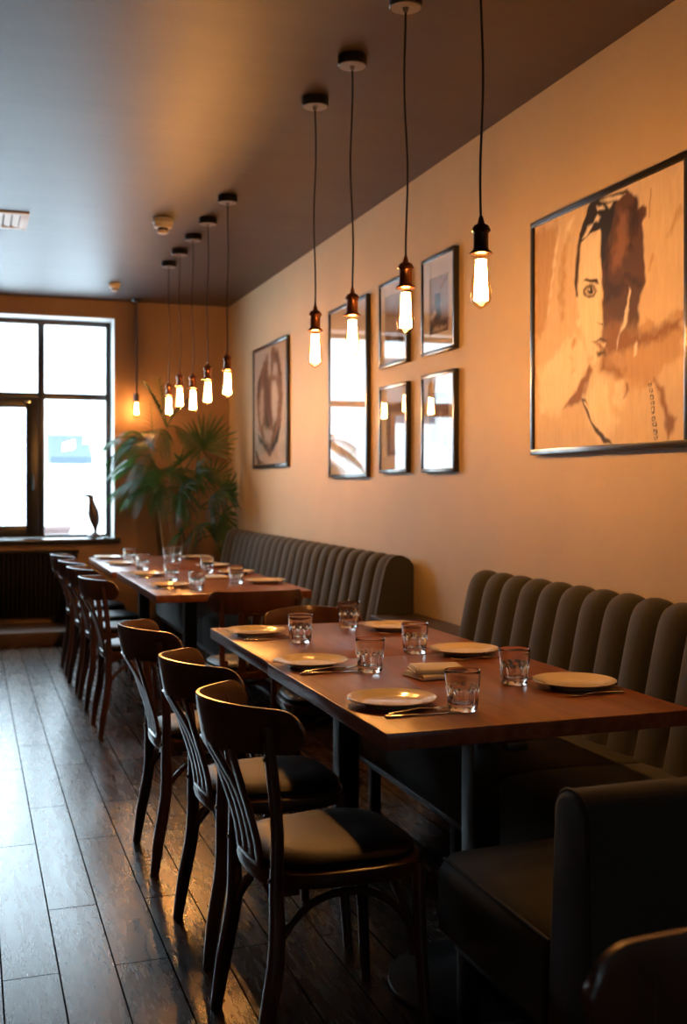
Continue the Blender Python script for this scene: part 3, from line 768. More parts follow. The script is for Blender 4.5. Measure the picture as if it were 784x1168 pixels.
# ------------------------------------------------------------------ pictures
PORTRAIT = [(2, 0.02, [(0.021, 0.959), (0.213, 0.947), (0.183, 0.747), (0.13, 0.571), (0.065, 0.486), (0.021, 0.516)]), (1, 0.02, [(0.213, 0.947), (0.39, 0.936), (0.343, 0.804), (0.323, 0.629), (0.294, 0.477), (0.109, 0.433), (0.13, 0.617)]), (6, 0.008, [(0.218, 0.934), (0.193, 0.837), (0.147, 0.661), (0.117, 0.561), (0.134, 0.617), (0.168, 0.808)]), (6, 0.008, [(0.323, 0.953), (0.284, 0.896), (0.244, 0.848), (0.23, 0.829), (0.264, 0.934)]), (2, 0.02, [(0.234, 0.851), (0.27, 0.899), (0.254, 0.71), (0.234, 0.532), (0.203, 0.651)]), (6, 0.02, [(0.054, 0.357), (0.313, 0.475), (0.371, 0.444), (0.418, 0.351), (0.343, 0.248), (0.193, 0.158), (0.065, 0.178)]), (6, 0.015, [(0.375, 0.874), (0.497, 0.857), (0.504, 0.458), (0.511, 0.303), (0.455, 0.314), (0.39, 0.42), (0.352, 0.536), (0.333, 0.65)]), (5, 0.004, [(0.429, 0.979), (0.492, 0.976), (0.58, 0.97), (0.647, 0.964), (0.664, 0.955), (0.605, 0.935), (0.576, 0.906), (0.571, 0.855), (0.537, 0.816), (0.506, 0.834), (0.492, 0.855), (0.429, 0.852), (0.368, 0.836), (0.354, 0.82), (0.354, 0.87), (0.382, 0.912), (0.401, 0.951)]), (4, 0.006, [(0.367, 0.876), (0.356, 0.801), (0.341, 0.693), (0.344, 0.626), (0.329, 0.628), (0.323, 0.719), (0.337, 0.827)]), (3, 0.006, [(0.58, 0.921), (0.614, 0.948), (0.655, 0.965), (0.684, 0.944), (0.712, 0.911), (0.724, 0.872), (0.752, 0.88), (0.767, 0.871), (0.76, 0.833), (0.75, 0.81), (0.756, 0.739), (0.76, 0.638), (0.766, 0.602), (0.744, 0.571), (0.724, 0.53), (0.728, 0.485), (0.728, 0.463), (0.519, 0.496), (0.51, 0.609), (0.501, 0.712), (0.497, 0.782), (0.515, 0.816), (0.55, 0.834)]), (3, 0.01, [(0.505, 0.58), (0.724, 0.541), (0.727, 0.482), (0.729, 0.429), (0.71, 0.344), (0.654, 0.279), (0.586, 0.286), (0.505, 0.351), (0.503, 0.462)]), (2, 0.05, [(0.525, 0.447), (0.729, 0.429), (0.747, 0.281), (0.682, 0.247), (0.596, 0.285), (0.505, 0.351)]), (5, 0.006, [(0.497, 0.857), (0.58, 0.926), (0.576, 0.854), (0.541, 0.809), (0.523, 0.782), (0.528, 0.738), (0.506, 0.711), (0.492, 0.757)]), (4, 0.02, [(0.528, 0.812), (0.55, 0.776), (0.537, 0.631), (0.571, 0.593), (0.528, 0.563), (0.512, 0.614)]), (4, 0.02, [(0.672, 0.896), (0.712, 0.906), (0.724, 0.872), (0.748, 0.851), (0.704, 0.786), (0.68, 0.746), (0.676, 0.834)]), (4, 0.01, [(0.597, 0.752), (0.66, 0.751), (0.68, 0.767), (0.692, 0.733), (0.664, 0.735)]), (4, 0.012, [(0.655, 0.639), (0.72, 0.626), (0.736, 0.593), (0.688, 0.602)]), (4, 0.02, [(0.537, 0.636), (0.588, 0.642), (0.655, 0.608), (0.588, 0.579), (0.537, 0.599)]), (7, 0.02, [(0.58, 0.769), (0.622, 0.899), (0.655, 0.865), (0.66, 0.761), (0.622, 0.687), (0.563, 0.678)]), (7, 0.03, [(0.53, 0.489), (0.644, 0.477), (0.654, 0.375), (0.586, 0.341), (0.535, 0.39)]), (7, 0.02, [(0.518, 0.446), (0.735, 0.425), (0.887, 0.441), (0.959, 0.458), (0.959, 0.392), (0.858, 0.358), (0.72, 0.356), (0.553, 0.335)]), (2, 0.015, [(0.5, 0.341), (0.587, 0.373), (0.798, 0.376), (0.959, 0.402), (0.959, 0.316), (0.887, 0.286), (0.798, 0.235), (0.72, 0.235), (0.638, 0.258), (0.553, 0.291), (0.486, 0.308)]), (7, 0.02, [(0.468, 0.317), (0.515, 0.349), (0.586, 0.311), (0.654, 0.273), (0.586, 0.28), (0.494, 0.305)]), (6, 0.004, [(0.668, 0.596), (0.68, 0.583), (0.672, 0.539), (0.66, 0.505), (0.651, 0.497), (0.643, 0.518), (0.664, 0.545)]), (6, 0.006, [(0.654, 0.53), (0.668, 0.521), (0.649, 0.459), (0.615, 0.434), (0.6, 0.382), (0.591, 0.377), (0.615, 0.446), (0.635, 0.485)]), (6, 0.005, [(0.712, 0.396), (0.72, 0.387), (0.709, 0.35), (0.694, 0.346), (0.699, 0.372)]), (6, 0.006, [(0.492, 0.965), (0.545, 0.967), (0.614, 0.956), (0.647, 0.949), (0.597, 0.945), (0.537, 0.95)]), (6, 0.006, [(0.465, 0.951), (0.506, 0.945), (0.519, 0.931), (0.474, 0.938)]), (6, 0.006, [(0.474, 0.916), (0.492, 0.906), (0.483, 0.89), (0.447, 0.891)]), (6, 0.006, [(0.41, 0.889), (0.447, 0.888), (0.429, 0.868), (0.401, 0.848), (0.373, 0.849)]), (6, 0.006, [(0.528, 0.945), (0.571, 0.941), (0.55, 0.923)]), (5, 0.004, [(0.377, 0.683), (0.396, 0.687), (0.474, 0.667), (0.482, 0.646), (0.443, 0.659), (0.41, 0.672)]), (4, 0.006, [(0.377, 0.642), (0.396, 0.657), (0.424, 0.658), (0.456, 0.646), (0.473, 0.624), (0.456, 0.603), (0.415, 0.602), (0.387, 0.623)]), (1, 0.006, [(0.39, 0.639), (0.406, 0.649), (0.447, 0.641), (0.462, 0.626), (0.447, 0.612), (0.41, 0.615)]), (5, 0.005, [(0.406, 0.636), (0.415, 0.647), (0.438, 0.645), (0.449, 0.628), (0.44, 0.618), (0.416, 0.622)]), (6, 0.003, [(0.416, 0.642), (0.425, 0.642), (0.425, 0.634), (0.416, 0.635)]), (4, 0.004, [(0.474, 0.504), (0.486, 0.487), (0.503, 0.48), (0.505, 0.493), (0.496, 0.487), (0.482, 0.493)]), (4, 0.006, [(0.437, 0.433), (0.468, 0.429), (0.494, 0.439), (0.53, 0.424), (0.541, 0.413), (0.489, 0.42), (0.453, 0.423)]), (7, 0.006, [(0.453, 0.423), (0.541, 0.413), (0.52, 0.395), (0.489, 0.397)]), (6, 0.006, [(0.486, 0.414), (0.53, 0.412), (0.513, 0.399)]), (4, 0.01, [(0.474, 0.389), (0.517, 0.391), (0.525, 0.367), (0.479, 0.371)]), (1, 0.01, [(0.453, 0.325), (0.468, 0.355), (0.494, 0.321), (0.484, 0.308)]), (6, 0.006, [(0.327, 0.527), (0.349, 0.536), (0.36, 0.515), (0.344, 0.502)]), (7, 0.008, [(0.229, 0.175), (0.299, 0.225), (0.377, 0.296), (0.423, 0.343), (0.444, 0.317), (0.415, 0.266), (0.399, 0.217), (0.377, 0.206), (0.333, 0.197)]), (6, 0.03, [(0.388, 0.212), (0.453, 0.3), (0.556, 0.283), (0.566, 0.179), (0.605, 0.115), (0.505, 0.029), (0.41, 0.128)]), (1, 0.02, [(0.551, 0.204), (0.576, 0.257), (0.654, 0.255), (0.663, 0.195), (0.635, 0.138), (0.576, 0.142)]), (6, 0.015, [(0.574, 0.178), (0.591, 0.25), (0.635, 0.245), (0.639, 0.173), (0.605, 0.152)]), (7, 0.008, [(0.646, 0.25), (0.663, 0.249), (0.663, 0.219), (0.635, 0.191), (0.642, 0.221)]), (2, 0.01, [(0.729, 0.236), (0.819, 0.262), (0.801, 0.241), (0.747, 0.223), (0.729, 0.201)]), (1, 0.02, [(0.692, 0.193), (0.729, 0.213), (0.673, 0.099), (0.625, 0.024), (0.605, 0.037), (0.654, 0.112)]), (7, 0.01, [(0.819, 0.245), (0.862, 0.207), (0.888, 0.132), (0.934, 0.095), (0.913, 0.063), (0.888, 0.025), (0.879, 0.025), (0.871, 0.088), (0.849, 0.157), (0.819, 0.216)]), (4, 0.004, [(0.372, 0.213), (0.399, 0.208), (0.431, 0.139), (0.484, 0.086), (0.566, 0.025), (0.52, 0.025), (0.458, 0.081), (0.41, 0.134)]), (6, 0.003, [(0.388, 0.202), (0.399, 0.198), (0.447, 0.125), (0.479, 0.095), (0.468, 0.093), (0.431, 0.126)]), (4, 0.002, [(0.777, 0.24), (0.799, 0.24), (0.8, 0.223), (0.781, 0.223)]), (6, 0.002, [(0.783, 0.235), (0.791, 0.236), (0.792, 0.227), (0.785, 0.227)]), (4, 0.002, [(0.782, 0.216), (0.803, 0.215), (0.805, 0.199), (0.785, 0.198)]), (6, 0.002, [(0.788, 0.211), (0.796, 0.211), (0.797, 0.203), (0.79, 0.202)]), (4, 0.002, [(0.786, 0.191), (0.807, 0.191), (0.809, 0.174), (0.79, 0.174)]), (6, 0.002, [(0.792, 0.186), (0.8, 0.186), (0.801, 0.178), (0.794, 0.178)]), (4, 0.002, [(0.791, 0.167), (0.812, 0.167), (0.814, 0.15), (0.794, 0.149)]), (6, 0.002, [(0.797, 0.162), (0.805, 0.162), (0.806, 0.154), (0.799, 0.153)]), (4, 0.002, [(0.795, 0.142), (0.816, 0.142), (0.818, 0.126), (0.799, 0.125)]), (6, 0.002, [(0.801, 0.137), (0.809, 0.138), (0.81, 0.13), (0.803, 0.129)]), (4, 0.002, [(0.799, 0.118), (0.821, 0.118), (0.822, 0.101), (0.803, 0.1)]), (6, 0.002, [(0.806, 0.113), (0.814, 0.113), (0.814, 0.105), (0.807, 0.105)]), (4, 0.002, [(0.804, 0.093), (0.825, 0.094), (0.827, 0.077), (0.807, 0.076)]), (6, 0.002, [(0.81, 0.088), (0.818, 0.089), (0.819, 0.081), (0.812, 0.08)]), (4, 0.002, [(0.808, 0.069), (0.829, 0.07), (0.831, 0.053), (0.812, 0.052)]), (6, 0.002, [(0.814, 0.064), (0.822, 0.065), (0.823, 0.057), (0.816, 0.056)]), (4, 0.002, [(0.813, 0.045), (0.834, 0.046), (0.835, 0.029), (0.816, 0.027)]), (6, 0.002, [(0.819, 0.04), (0.827, 0.041), (0.828, 0.033), (0.821, 0.032)]), (7, 0.004, [(0.794, 0.928), (0.798, 0.927), (0.787, 0.871), (0.781, 0.825), (0.777, 0.826), (0.783, 0.872)]), (2, 0.012, [(0.945, 0.829), (0.931, 0.78), (0.888, 0.743), (0.909, 0.781)]), (2, 0.008, [(0.798, 0.7), (0.81, 0.687), (0.794, 0.641), (0.783, 0.634)]), (2, 0.012, [(0.747, 0.427), (0.774, 0.475), (0.791, 0.449), (0.788, 0.426)]), (2, 0.012, [(0.888, 0.456), (0.921, 0.471), (0.954, 0.473), (0.953, 0.446), (0.905, 0.437)]), (2, 0.012, [(0.31, 0.458), (0.327, 0.456), (0.299, 0.395), (0.316, 0.328), (0.299, 0.375)])]
OVAL = [(7, 0.02, [(0.345, 0.873), (0.463, 0.944), (0.598, 0.969), (0.746, 0.909), (0.837, 0.746), (0.872, 0.541), (0.819, 0.352), (0.691, 0.195), (0.54, 0.117), (0.384, 0.153), (0.181, 0.324), (0.119, 0.525), (0.148, 0.72)]), (1, 0.02, [(0.243, 0.646), (0.304, 0.662), (0.325, 0.531), (0.304, 0.361), (0.223, 0.343), (0.181, 0.487)]), (3, 0.02, [(0.384, 0.847), (0.483, 0.71), (0.521, 0.559), (0.56, 0.346), (0.424, 0.311), (0.337, 0.423), (0.353, 0.636), (0.284, 0.729)]), (6, 0.02, [(0.56, 0.681), (0.691, 0.689), (0.746, 0.541), (0.71, 0.4), (0.616, 0.343), (0.56, 0.493)]), (0, 0.02, [(0.444, 0.968), (0.54, 0.977), (0.521, 0.748), (0.463, 0.733)]), (0, 0.02, [(0.616, 0.821), (0.71, 0.821), (0.728, 0.727), (0.579, 0.732)]), (3, 0.012, [(0.616, 0.925), (0.728, 0.891), (0.819, 0.758), (0.837, 0.615), (0.783, 0.701), (0.691, 0.854), (0.635, 0.882)]), (1, 0.02, [(0.304, 0.339), (0.579, 0.283), (0.502, 0.181), (0.345, 0.23)]), (4, 0.012, [(0.14, 0.293), (0.502, 0.129), (0.819, 0.363), (0.746, 0.213), (0.502, 0.076), (0.181, 0.215)]), (1, 0.02, [(0.223, 0.213), (0.502, 0.076), (0.728, 0.173), (0.728, 0.05), (0.304, 0.038)]), (4, 0.012, [(0.055, 0.175), (0.202, 0.061), (0.345, 0.037), (0.14, 0.024), (0.076, 0.108)]), (4, 0.012, [(0.098, 0.548), (0.14, 0.721), (0.345, 0.873), (0.223, 0.724), (0.173, 0.586)])]
SEASCAPE = [(8, 0.01, [(0.18, 0.781), (0.78, 0.774), (0.79, 0.197), (0.222, 0.197)]), (9, 0.02, [(0.194, 0.484), (0.764, 0.456), (0.78, 0.321), (0.222, 0.318)]), (4, 0.008, [(0.389, 0.607), (0.566, 0.6), (0.549, 0.484), (0.582, 0.378), (0.532, 0.305), (0.344, 0.31), (0.43, 0.442), (0.396, 0.515)]), (7, 0.008, [(0.566, 0.606), (0.539, 0.655), (0.699, 0.722), (0.78, 0.754), (0.731, 0.706), (0.599, 0.657)]), (4, 0.02, [(0.257, 0.337), (0.764, 0.323), (0.784, 0.198), (0.222, 0.198)]), (6, 0.012, [(0.24, 0.385), (0.43, 0.454), (0.413, 0.399), (0.292, 0.356)]), (1, 0.02, [(0.43, 0.272), (0.731, 0.249), (0.599, 0.224), (0.327, 0.237)])]

PAL = np.array([(.80, .73, .64), (.72, .60, .46), (.55, .38, .22), (.10, .046, .024), (.04, .018, .012), (.014, .010, .009), (.88, .82, .72), (.26, .13, .06), (.42, .34, .30), (.36, .30, .28)])
def paint(me, pts, shapes, base, y0, y1, z0, z1):
    u = (y0 - pts[:, 0]) / (y0 - y1); v = (pts[:, 1] - z0) / (z1 - z0)
    w = (y0 - y1) / (z1 - z0)
    rs = np.random.RandomState(3)
    # ragged edges: wobble the lookup with a few random sines
    du = np.zeros_like(u); dv = np.zeros_like(v)
    for k in range(8):
        fx, fy = rs.uniform(-110, 110, 2); du += .0012 * np.sin(fx * u + fy * v + k); dv += .0012 * np.sin(fy * u - fx * v + 2 * k)
    u = u + du; v = v + dv
    fray = np.zeros_like(u)
    for k in range(14):
        fx, fy = rs.uniform(-320, 320) , rs.uniform(-130, 130); fray += np.sin(fx * u + fy * v + rs.uniform(0, 6)) / 5
    col = np.tile(PAL[base], (len(u), 1))
    for ci, soft, P in shapes:
        n = len(P); ins = np.zeros(len(u), bool); dist = np.full(len(u), 9.0)
        for i in range(n):
            (ax, ay), (bx, by) = P[i], P[(i + 1) % n]
            cr = ((ay > v) != (by > v))
            with np.errstate(divide='ignore', invalid='ignore'):
                xi = ax + (v - ay) / (by - ay if by != ay else 1e-9) * (bx - ax)
            ins ^= cr & (u < xi)
            ex, ey = (bx - ax) * w, by - ay; L2 = ex * ex + ey * ey + 1e-12
            tt = np.clip((((u - ax) * w) * ex + (v - ay) * ey) / L2, 0, 1)
            dist = np.minimum(dist, np.hypot((u - ax) * w - tt * ex, v - ay - tt * ey))
        sd = np.where(ins, dist, -dist) + fray * (.001 if soft < .005 else .0025 if soft < .007 else .005 if soft < .012 else .012)
        a = np.clip(sd / max(soft, 1e-3) * .5 + .5, 0, 1)[:, None]
        col = col * (1 - a) + PAL[ci] * a
    at = me.color_attributes.new('ink', 'FLOAT_COLOR', 'POINT')
    at.data.foreach_set('color', np.hstack([col, np.ones((len(u), 1))]).astype(np.float32).ravel())
def picture(label, y0, y1, z0, z1, fw, shapes, base, nu, nv, matw=0, glass=True, depth=.03, group=None):
    """picture on the right wall; y0 far edge, y1 near edge"""
    t = thing('framed_picture', label, 'picture', (XW, (y0 + y1) / 2, z0), 0, group)
    L = Vector((-XW, -(y0 + y1) / 2, -z0))
    def put(name, bm, m, **k):
        for v_ in bm.verts: v_.co += L
        return obj(name, bm, m, t, **k)
    xf = XW - depth; xb = XW - .001
    bm = B()
    box(bm, (xf, y1, z0), (xb, y0, z0 + fw), .0015); box(bm, (xf, y1, z1 - fw), (xb, y0, z1), .0015)
    box(bm, (xf, y1, z0 + fw * .98), (xb, y1 + fw, z1 - fw * .98), .0015); box(bm, (xf, y0 - fw, z0 + fw * .98), (xb, y0, z1 - fw * .98), .0015)
    put('frame', bm, M['picture_frame'])
    xp = XW - depth + .010
    a0, a1, b0, b1 = y0 - fw * .9, y1 + fw * .9, z0 + fw * .9, z1 - fw * .9
    if matw:
        bm = B()
        my0, my1, mz0, mz1 = matw
        box(bm, (xp - .002, a1, b0), (xp, a0, mz0)); box(bm, (xp - .002, a1, mz1), (xp, a0, b1)); box(bm, (xp - .002, a1, mz0), (xp, my1, mz1)); box(bm, (xp - .002, my0, mz0), (xp, a0, mz1))
        put('mat_board', bm, M['mat'], smooth=False)
    bm = B(); V = grid(bm, lambda u, v: (xp, a0 + (a1 - a0) * u, b0 + (b1 - b0) * v), nu, nv)
    pts = np.array([(v_.co.y, v_.co.z) for v_ in bm.verts])
    # paper thickness
    bk = [bm.verts.new((xp + .004, y, z)) for y, z in ((a0, b0), (a1, b0), (a1, b1), (a0, b1))]
    bm.faces.new(bk)
    pts = np.vstack([pts, [(a0, b0), (a1, b0), (a1, b1), (a0, b1)]])
    o = put('print', bm, M['print'], smooth=False)
    paint(o.data, pts, shapes, base, y0, y1, z0, z1)
    if glass:
        bm = B(); box(bm, (xp - .0055, a1, b0), (xp - .0035, a0, b1)); put('glass_pane', bm, M['picture_glass'], smooth=False)
M['mat'] = mat('cream_mat_board', (.82, .76, .66), .7)
picture('large framed sepia portrait of a face with a paint-like dark half', 4.21, 3.11, 1.50, 2.507, .024, PORTRAIT, 1, 230, 210, glass=False, depth=.035)
picture('framed abstract print of a dark twisting oval, farthest picture near the palm', 9.15, 8.08, 1.51, 2.53, .03, OVAL, 0, 80, 76)
tall = [(8, .01, [(.08, .60), (.92, .60), (.92, .66), (.08, .66)]), (1, .01, [(.06, .06), (.94, .06), (.94, .58), (.06, .58)]),
        (2, .004, [(.2, .22), (.5, .08), (.51, .09), (.21, .235)]), (2, .004, [(.55, .12), (.92, .2), (.92, .213), (.55, .135)]), (2, .004, [(.6, .27), (.75, .17), (.76, .18), (.62, .28)])]
picture('tall framed print left of the group of four small pictures', 7.05, 6.29, 1.418, 2.55, .022, tall, 0, 60, 90)
sea2 = [(8, .02, [(.2, .2), (.86, .2), (.86, .83), (.2, .83)]), (7, .02, [(.2, .2), (.86, .2), (.86, .42), (.2, .40)]), (4, .02, [(.2, .22), (.5, .26), (.86, .24), (.86, .3), (.5, .33), (.2, .32)]), (9, .03, [(.4, .3), (.65, .3), (.6, .7), (.45, .7)])]
picture('small framed print, upper left of the group of four', 6.08, 5.643, 2.06, 2.561, .02, sea2, 0, 60, 66, (5.99, 5.70, 2.16, 2.475), group='group of four small pictures')
picture('small framed seascape print with dark rock, upper right of the group of four', 5.437, 5.008, 2.06, 2.58, .02, SEASCAPE, 0, 90, 100, (5.337, 5.075, 2.165, 2.465), group='group of four small pictures')
low1 = [(7, .01, [(.28, .2), (.9, .2), (.9, .78), (.28, .78)]), (3, .02, [(.28, .2), (.36, .2), (.36, .78), (.28, .78)]), (2, .02, [(.4, .25), (.85, .25), (.85, .68), (.4, .68)])]
picture('small framed print washed out by window glare, lower left of the group of four', 6.08, 5.643, 1.44, 1.952, .02, low1, 0, 60, 66, (5.97, 5.70, 1.53, 1.85), group='group of four small pictures')
low2 = [(8, .01, [(.2, .2), (.82, .2), (.82, .82), (.2, .82)]), (4, .015, [(.25, .72), (.8, .72), (.8, .80), (.25, .80)]), (7, .02, [(.22, .5), (.8, .5), (.8, .70), (.22, .70)]), (7, .03, [(.22, .2), (.8, .2), (.8, .38), (.22, .4)]), (3, .02, [(.40, .32), (.48, .32), (.46, .52), (.41, .5)]), (2, .02, [(.52, .3), (.62, .3), (.58, .6), (.54, .6)]), (4, .02, [(.3, .3), (.38, .3), (.36, .45), (.31, .44)]), (3, .02, [(.66, .25), (.76, .25), (.76, .5), (.66, .5)])]
picture('small framed sepia interior print, lower right of the group of four', 5.437, 5.008, 1.436, 1.96, .02, low2, 0, 90, 100, (5.345, 5.09, 1.545, 1.855), group='group of four small pictures')

# ------------------------------------------------------------------ bird statue on the sill
t = thing('bird_statue', 'slender dark carved bird statue on the window sill', 'statue', (1.075, 10.27, .88))
bm = B(); lathe(bm, [(0, 0), (.068, 0), (.07, .008), (.064, .02), (.04, .035), (.026, .05), (.0, .055)], 24, (.015, 0, 0)); obj('base', bm, M['bird'], t)
bm = B()
pts = spline([(.022, 0, .04), (.022, 0, .09), (.018, 0, .15), (.008, 0, .21), (-.002, 0, .27), (-.012, 0, .33), (-.018, 0, .375), (-.022, 0, .40)], 26)
rr_ = [.016, .016, .017, .019, .023, .029, .036, .042, .047, .050, .052, .053, .053, .051, .048, .044, .039, .034, .030, .027, .025, .025, .027, .028, .026, .020, .009]
tube(bm, pts, rr_, 16, .8, (1, 0, 0))
obj('body', bm, M['bird'], t)
bm = B(); tube(bm, [(-.015, 0, .385), (-.055, 0, .392), (-.105, 0, .398)], [.019, .014, .004], 10); obj('beak', bm, M['bird'], t)

# ------------------------------------------------------------------ palm in the corner
PX, PY = 1.80, 9.88
t = thing('potted_palm', 'tall potted palm in the corner between window and far bench', 'plant', (PX, PY, 0))
bm = B(); lathe(bm, [(0, 0), (.15, 0), (.16, .02), (.2, .36), (.215, .37), (.215, .41), (.195, .41), (.18, .36), (0, .36)], 32); po = obj('pot', bm, M['pot'], t)
bm = B(); lathe(bm, [(0, .385), (.10, .38), (.187, .37), (.18, .36), (0, .36)], 24); obj('soil', bm, M['soil'], po)
def clampw(p):
    return Vector((min(p.x, XW - .03 - PX), min(p.y, YF - .03 - PY), p.z))
def leaflet(bm, base, d, L, w, droop, up):
    """one long folded blade"""
    d = d.normalized(); side = d.cross(up)
    if side.length < .05: side = Vector((0, 1, 0))
    side.normalize(); n = 6; rows = []
    for i in range(n + 1):
        f = i / n; p = base + d * (L * f) + Vector((0, 0, -droop * L * f * f))
        ww = w * (math.sin(PI * min(1, .12 + f * .88)) ** .7) * (1 if f < 1 else .02)
        nn = side.cross(d).normalized()
        rows.append([bm.verts.new(clampw(p - side * ww + nn * ww * .35)), bm.verts.new(clampw(p)), bm.verts.new(clampw(p + side * ww + nn * ww * .35))])
    for a, b_ in zip(rows, rows[1:]):
        bm.faces.new((a[0], a[1], b_[1], b_[0])); bm.faces.new((a[1], a[2], b_[2], b_[1]))
def fan(base, az, el, pet, L, n, spread, droop, w):
    """petiole with a fan of blades at its end"""
    d = Vector((math.cos(az) * math.cos(el), math.sin(az) * math.cos(el), math.sin(el)))
    bm = B(); mid = base + d * pet * .5 + Vector((0, 0, .03)); end = base + d * pet
    tube(bm, spline([clampw(base), clampw(mid), clampw(end)], 6), .006, 6)
    # blade plane: d and a side vector, mostly facing the room
    side = d.cross(Vector((0, -1, .25))).normalized()
    nrm = side.cross(d).normalized()
    for k in range(n):
        a = spread * (k / (n - 1) - .5) * 2
        dd = d * math.cos(a) + side * math.sin(a) + nrm * rnd.uniform(-.12, .12)
        leaflet(bm, end, dd, L * (1 - .25 * abs(a) / spread) * rnd.uniform(.88, 1.05), w, droop * rnd.uniform(.6, 1.4), nrm)
    obj('frond', bm, M['leaf'], t, angle=60)
def feather(base, az, el, L, n, leafL, droop, w):
    """arching rachis with drooping leaflets on both sides"""
    d = Vector((math.cos(az) * math.cos(el), math.sin(az) * math.cos(el), math.sin(el)))
    P = [base + d * (L * f) + Vector((0, 0, -droop * L * f * f)) for f in [i / 14 for i in range(15)]]
    bm = B(); tube(bm, [clampw(p) for p in P], [.007 - .0003 * i for i in range(15)], 6)
    for k in range(n):
        f = .25 + .75 * k / (n - 1); i = min(13, int(f * 14)); p = P[i].lerp(P[i + 1], f * 14 - i); tg = (P[i + 1] - P[i]).normalized()
        sd = tg.cross(Vector((0, 0, 1))).normalized()
        for s in (-1, 1):
            dd = tg * .75 + sd * s * .62 + Vector((0, 0, -.12))
            leaflet(bm, p, dd, leafL * (math.sin(PI * (.2 + .7 * f)) * .6 + .4) * rnd.uniform(.85, 1.1), w, .45, Vector((0, 0, 1)))
    obj('frond', bm, M['leaf'], t, angle=60)
stems = [((-.02, -.02), (-.13, -.10, 1.32)), ((.03, .0), (.02, -.05, 1.45)), ((-.05, .03), (-.24, -.06, 1.68)), ((.06, -.03), (.20, -.02, 1.15)), ((.0, .05), (-.10, .05, 1.90)), ((.05, .05), (.24, .08, 1.32)), ((-.07, -.04), (-.22, -.14, 1.45))]
tops = []
for (bx, by), tp_ in stems:
    bm = B(); tube(bm, spline([(bx, by, .37), (bx * 1.2 + tp_[0] * .25, by, .8), tuple(tp_)], 12), [.015 - .0005 * i for i in range(13)], 8); obj('stem', bm, M['stem'], t); tops.append(Vector(tp_))
R_ = math.radians
# window side: arching feather fronds
for (k, az, el, L, dr) in ((2, 178, 40, .50, .55), (2, 200, 22, .44, .7), (2, 165, 58, .42, .4), (2, 225, 30, .42, .6), (2, 245, 5, .36, .7), (2, 150, 15, .36, .6),
                           (6, 185, 30, .44, .6), (6, 215, 15, .38, .7), (6, 250, 25, .40, .6), (6, 280, 5, .36, .6), (6, 160, 45, .40, .5), (6, 330, 25, .36, .5),
                           (0, 180, 20, .34, .6), (0, 230, 10, .34, .7), (0, 300, 15, .34, .6), (4, 190, 25, .40, .6), (4, 250, 20, .40, .7), (4, 310, 10, .38, .7), (1, 200, 30, .38, .6), (1, 270, 30, .38, .6)):
    feather(tops[k] + Vector((rnd.uniform(-.03, .03), rnd.uniform(-.03, .03), rnd.uniform(-.08, .08))), R_(az), R_(el), L, 11, .25, dr, .0062)
# upright fronds against the wall
for (k, az, el, L, dr) in ((4, 120, 78, .50, .12), (4, 200, 66, .55, .22), (2, 95, 80, .5, .1), (4, 330, 62, .42, .3)):
    feather(tops[k], R_(az), R_(el), L, 9, .20, dr, .010)
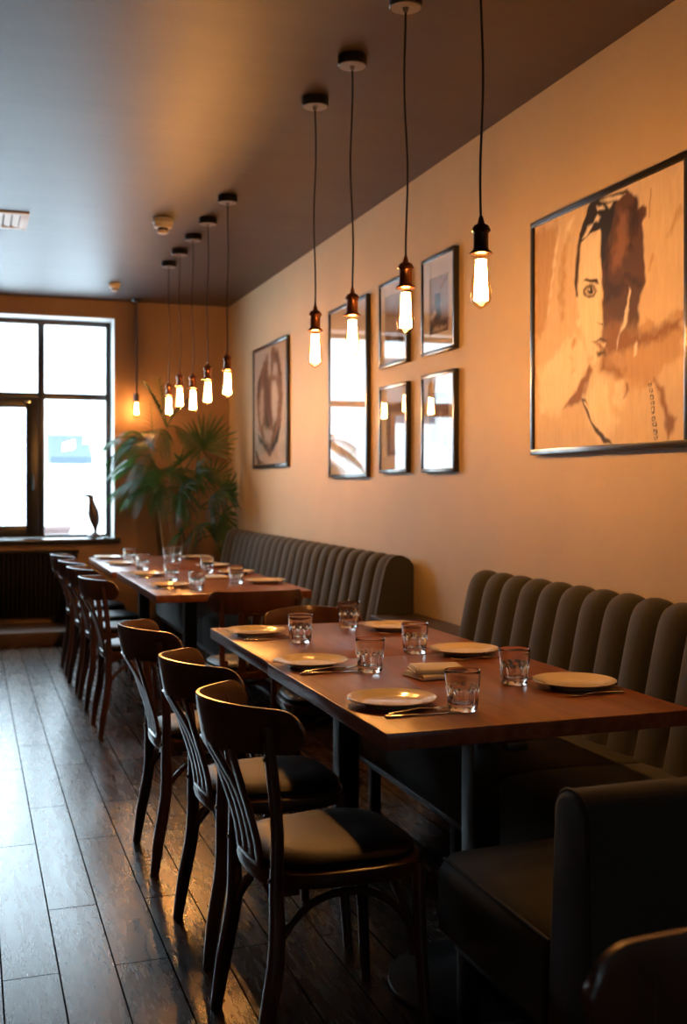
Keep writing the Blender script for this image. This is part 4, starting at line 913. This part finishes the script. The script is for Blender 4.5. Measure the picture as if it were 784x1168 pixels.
# right: stiff fans
fan(tops[1], R_(330), R_(52), .32, .40, 16, 1.25, .06, .0125)
for (k, az, el, pet, L, dr) in ((3, 340, 30, .26, .36, .2), (5, 350, 45, .12, .36, .25), (3, 280, 12, .22, .34, .35), (1, 255, 30, .22, .36, .3), (0, 290, 5, .25, .34, .45), (5, 300, -5, .2, .34, .4), (3, 330, -20, .2, .34, .4), (5, 250, 20, .25, .34, .35), (3, 230, 30, .25, .32, .35), (1, 300, 10, .2, .34, .4)):
    fan(tops[k], R_(az), R_(el), pet, L, 12, 1.3, dr, .0105)
for (b_, az, el) in (((.05, -.03, .85), 250, 25), ((.12, -.03, .8), 330, 30), ((.08, -.05, 1.0), 280, 0), ((.15, .0, .9), 350, 5)):
    fan(Vector(b_), R_(az), R_(el), .22, .30, 11, 1.4, .45, .0105)

# ------------------------------------------------------------------ light: overcast daylight through the window, bulbs above
w = bpy.data.worlds.new('daylight'); sc.world = w; w.use_nodes = True
bg = w.node_tree.nodes['Background']; bg.inputs['Color'].default_value = (.70, .88, 1.0, 1); bg.inputs['Strength'].default_value = 15
def portal(x, y, z, sx, sz, rx):
    pt = bpy.data.lights.new('window_portal', 'AREA'); pt.shape = 'RECTANGLE'; pt.size = sx; pt.size_y = sz; pt.cycles.is_portal = True
    po_ = bpy.data.objects.new('window_portal', pt); COL.objects.link(po_); po_.location = (x, y, z); po_.rotation_euler = (rx, 0, 0)
portal((WX0 + WX1) / 2, YF + .42, (WZ0 + WZ1) / 2, WX1 - WX0, WZ1 - WZ0, -PI / 2)
portal((NX0 + NX1) / 2, YB - .22, (NZ0 + NZ1) / 2, NX1 - NX0, NZ1 - NZ0, PI / 2)

# ------------------------------------------------------------------ camera
cam = bpy.data.cameras.new('camera'); co = bpy.data.objects.new('camera', cam); COL.objects.link(co)
co.location = (0, 0, 1.37); co.rotation_euler = (PI / 2, 0, -math.atan(426 / 1240))
cam.sensor_fit = 'VERTICAL'; cam.sensor_height = 36; cam.lens = 1240 / 1168 * 36; cam.shift_y = -31 / 1168
cam.clip_start = .05; cam.clip_end = 200
cam.dof.use_dof = True; cam.dof.focus_distance = 3.1; cam.dof.aperture_fstop = 3.4
sc.camera = co
sc.view_settings.view_transform = 'Standard'; sc.view_settings.look = 'None'; sc.view_settings.gamma = 1; sc.view_settings.exposure = 0
sc.view_settings.use_curve_mapping = False
sc.cycles.max_bounces = 12; sc.cycles.transparent_max_bounces = 16; sc.cycles.transmission_bounces = 12; sc.cycles.glossy_bounces = 5; sc.cycles.diffuse_bounces = 5
sc.cycles.sample_clamp_indirect = 6; sc.cycles.use_denoising = True; sc.cycles.caustics_reflective = False; sc.cycles.caustics_refractive = True; sc.cycles.blur_glossy = .3
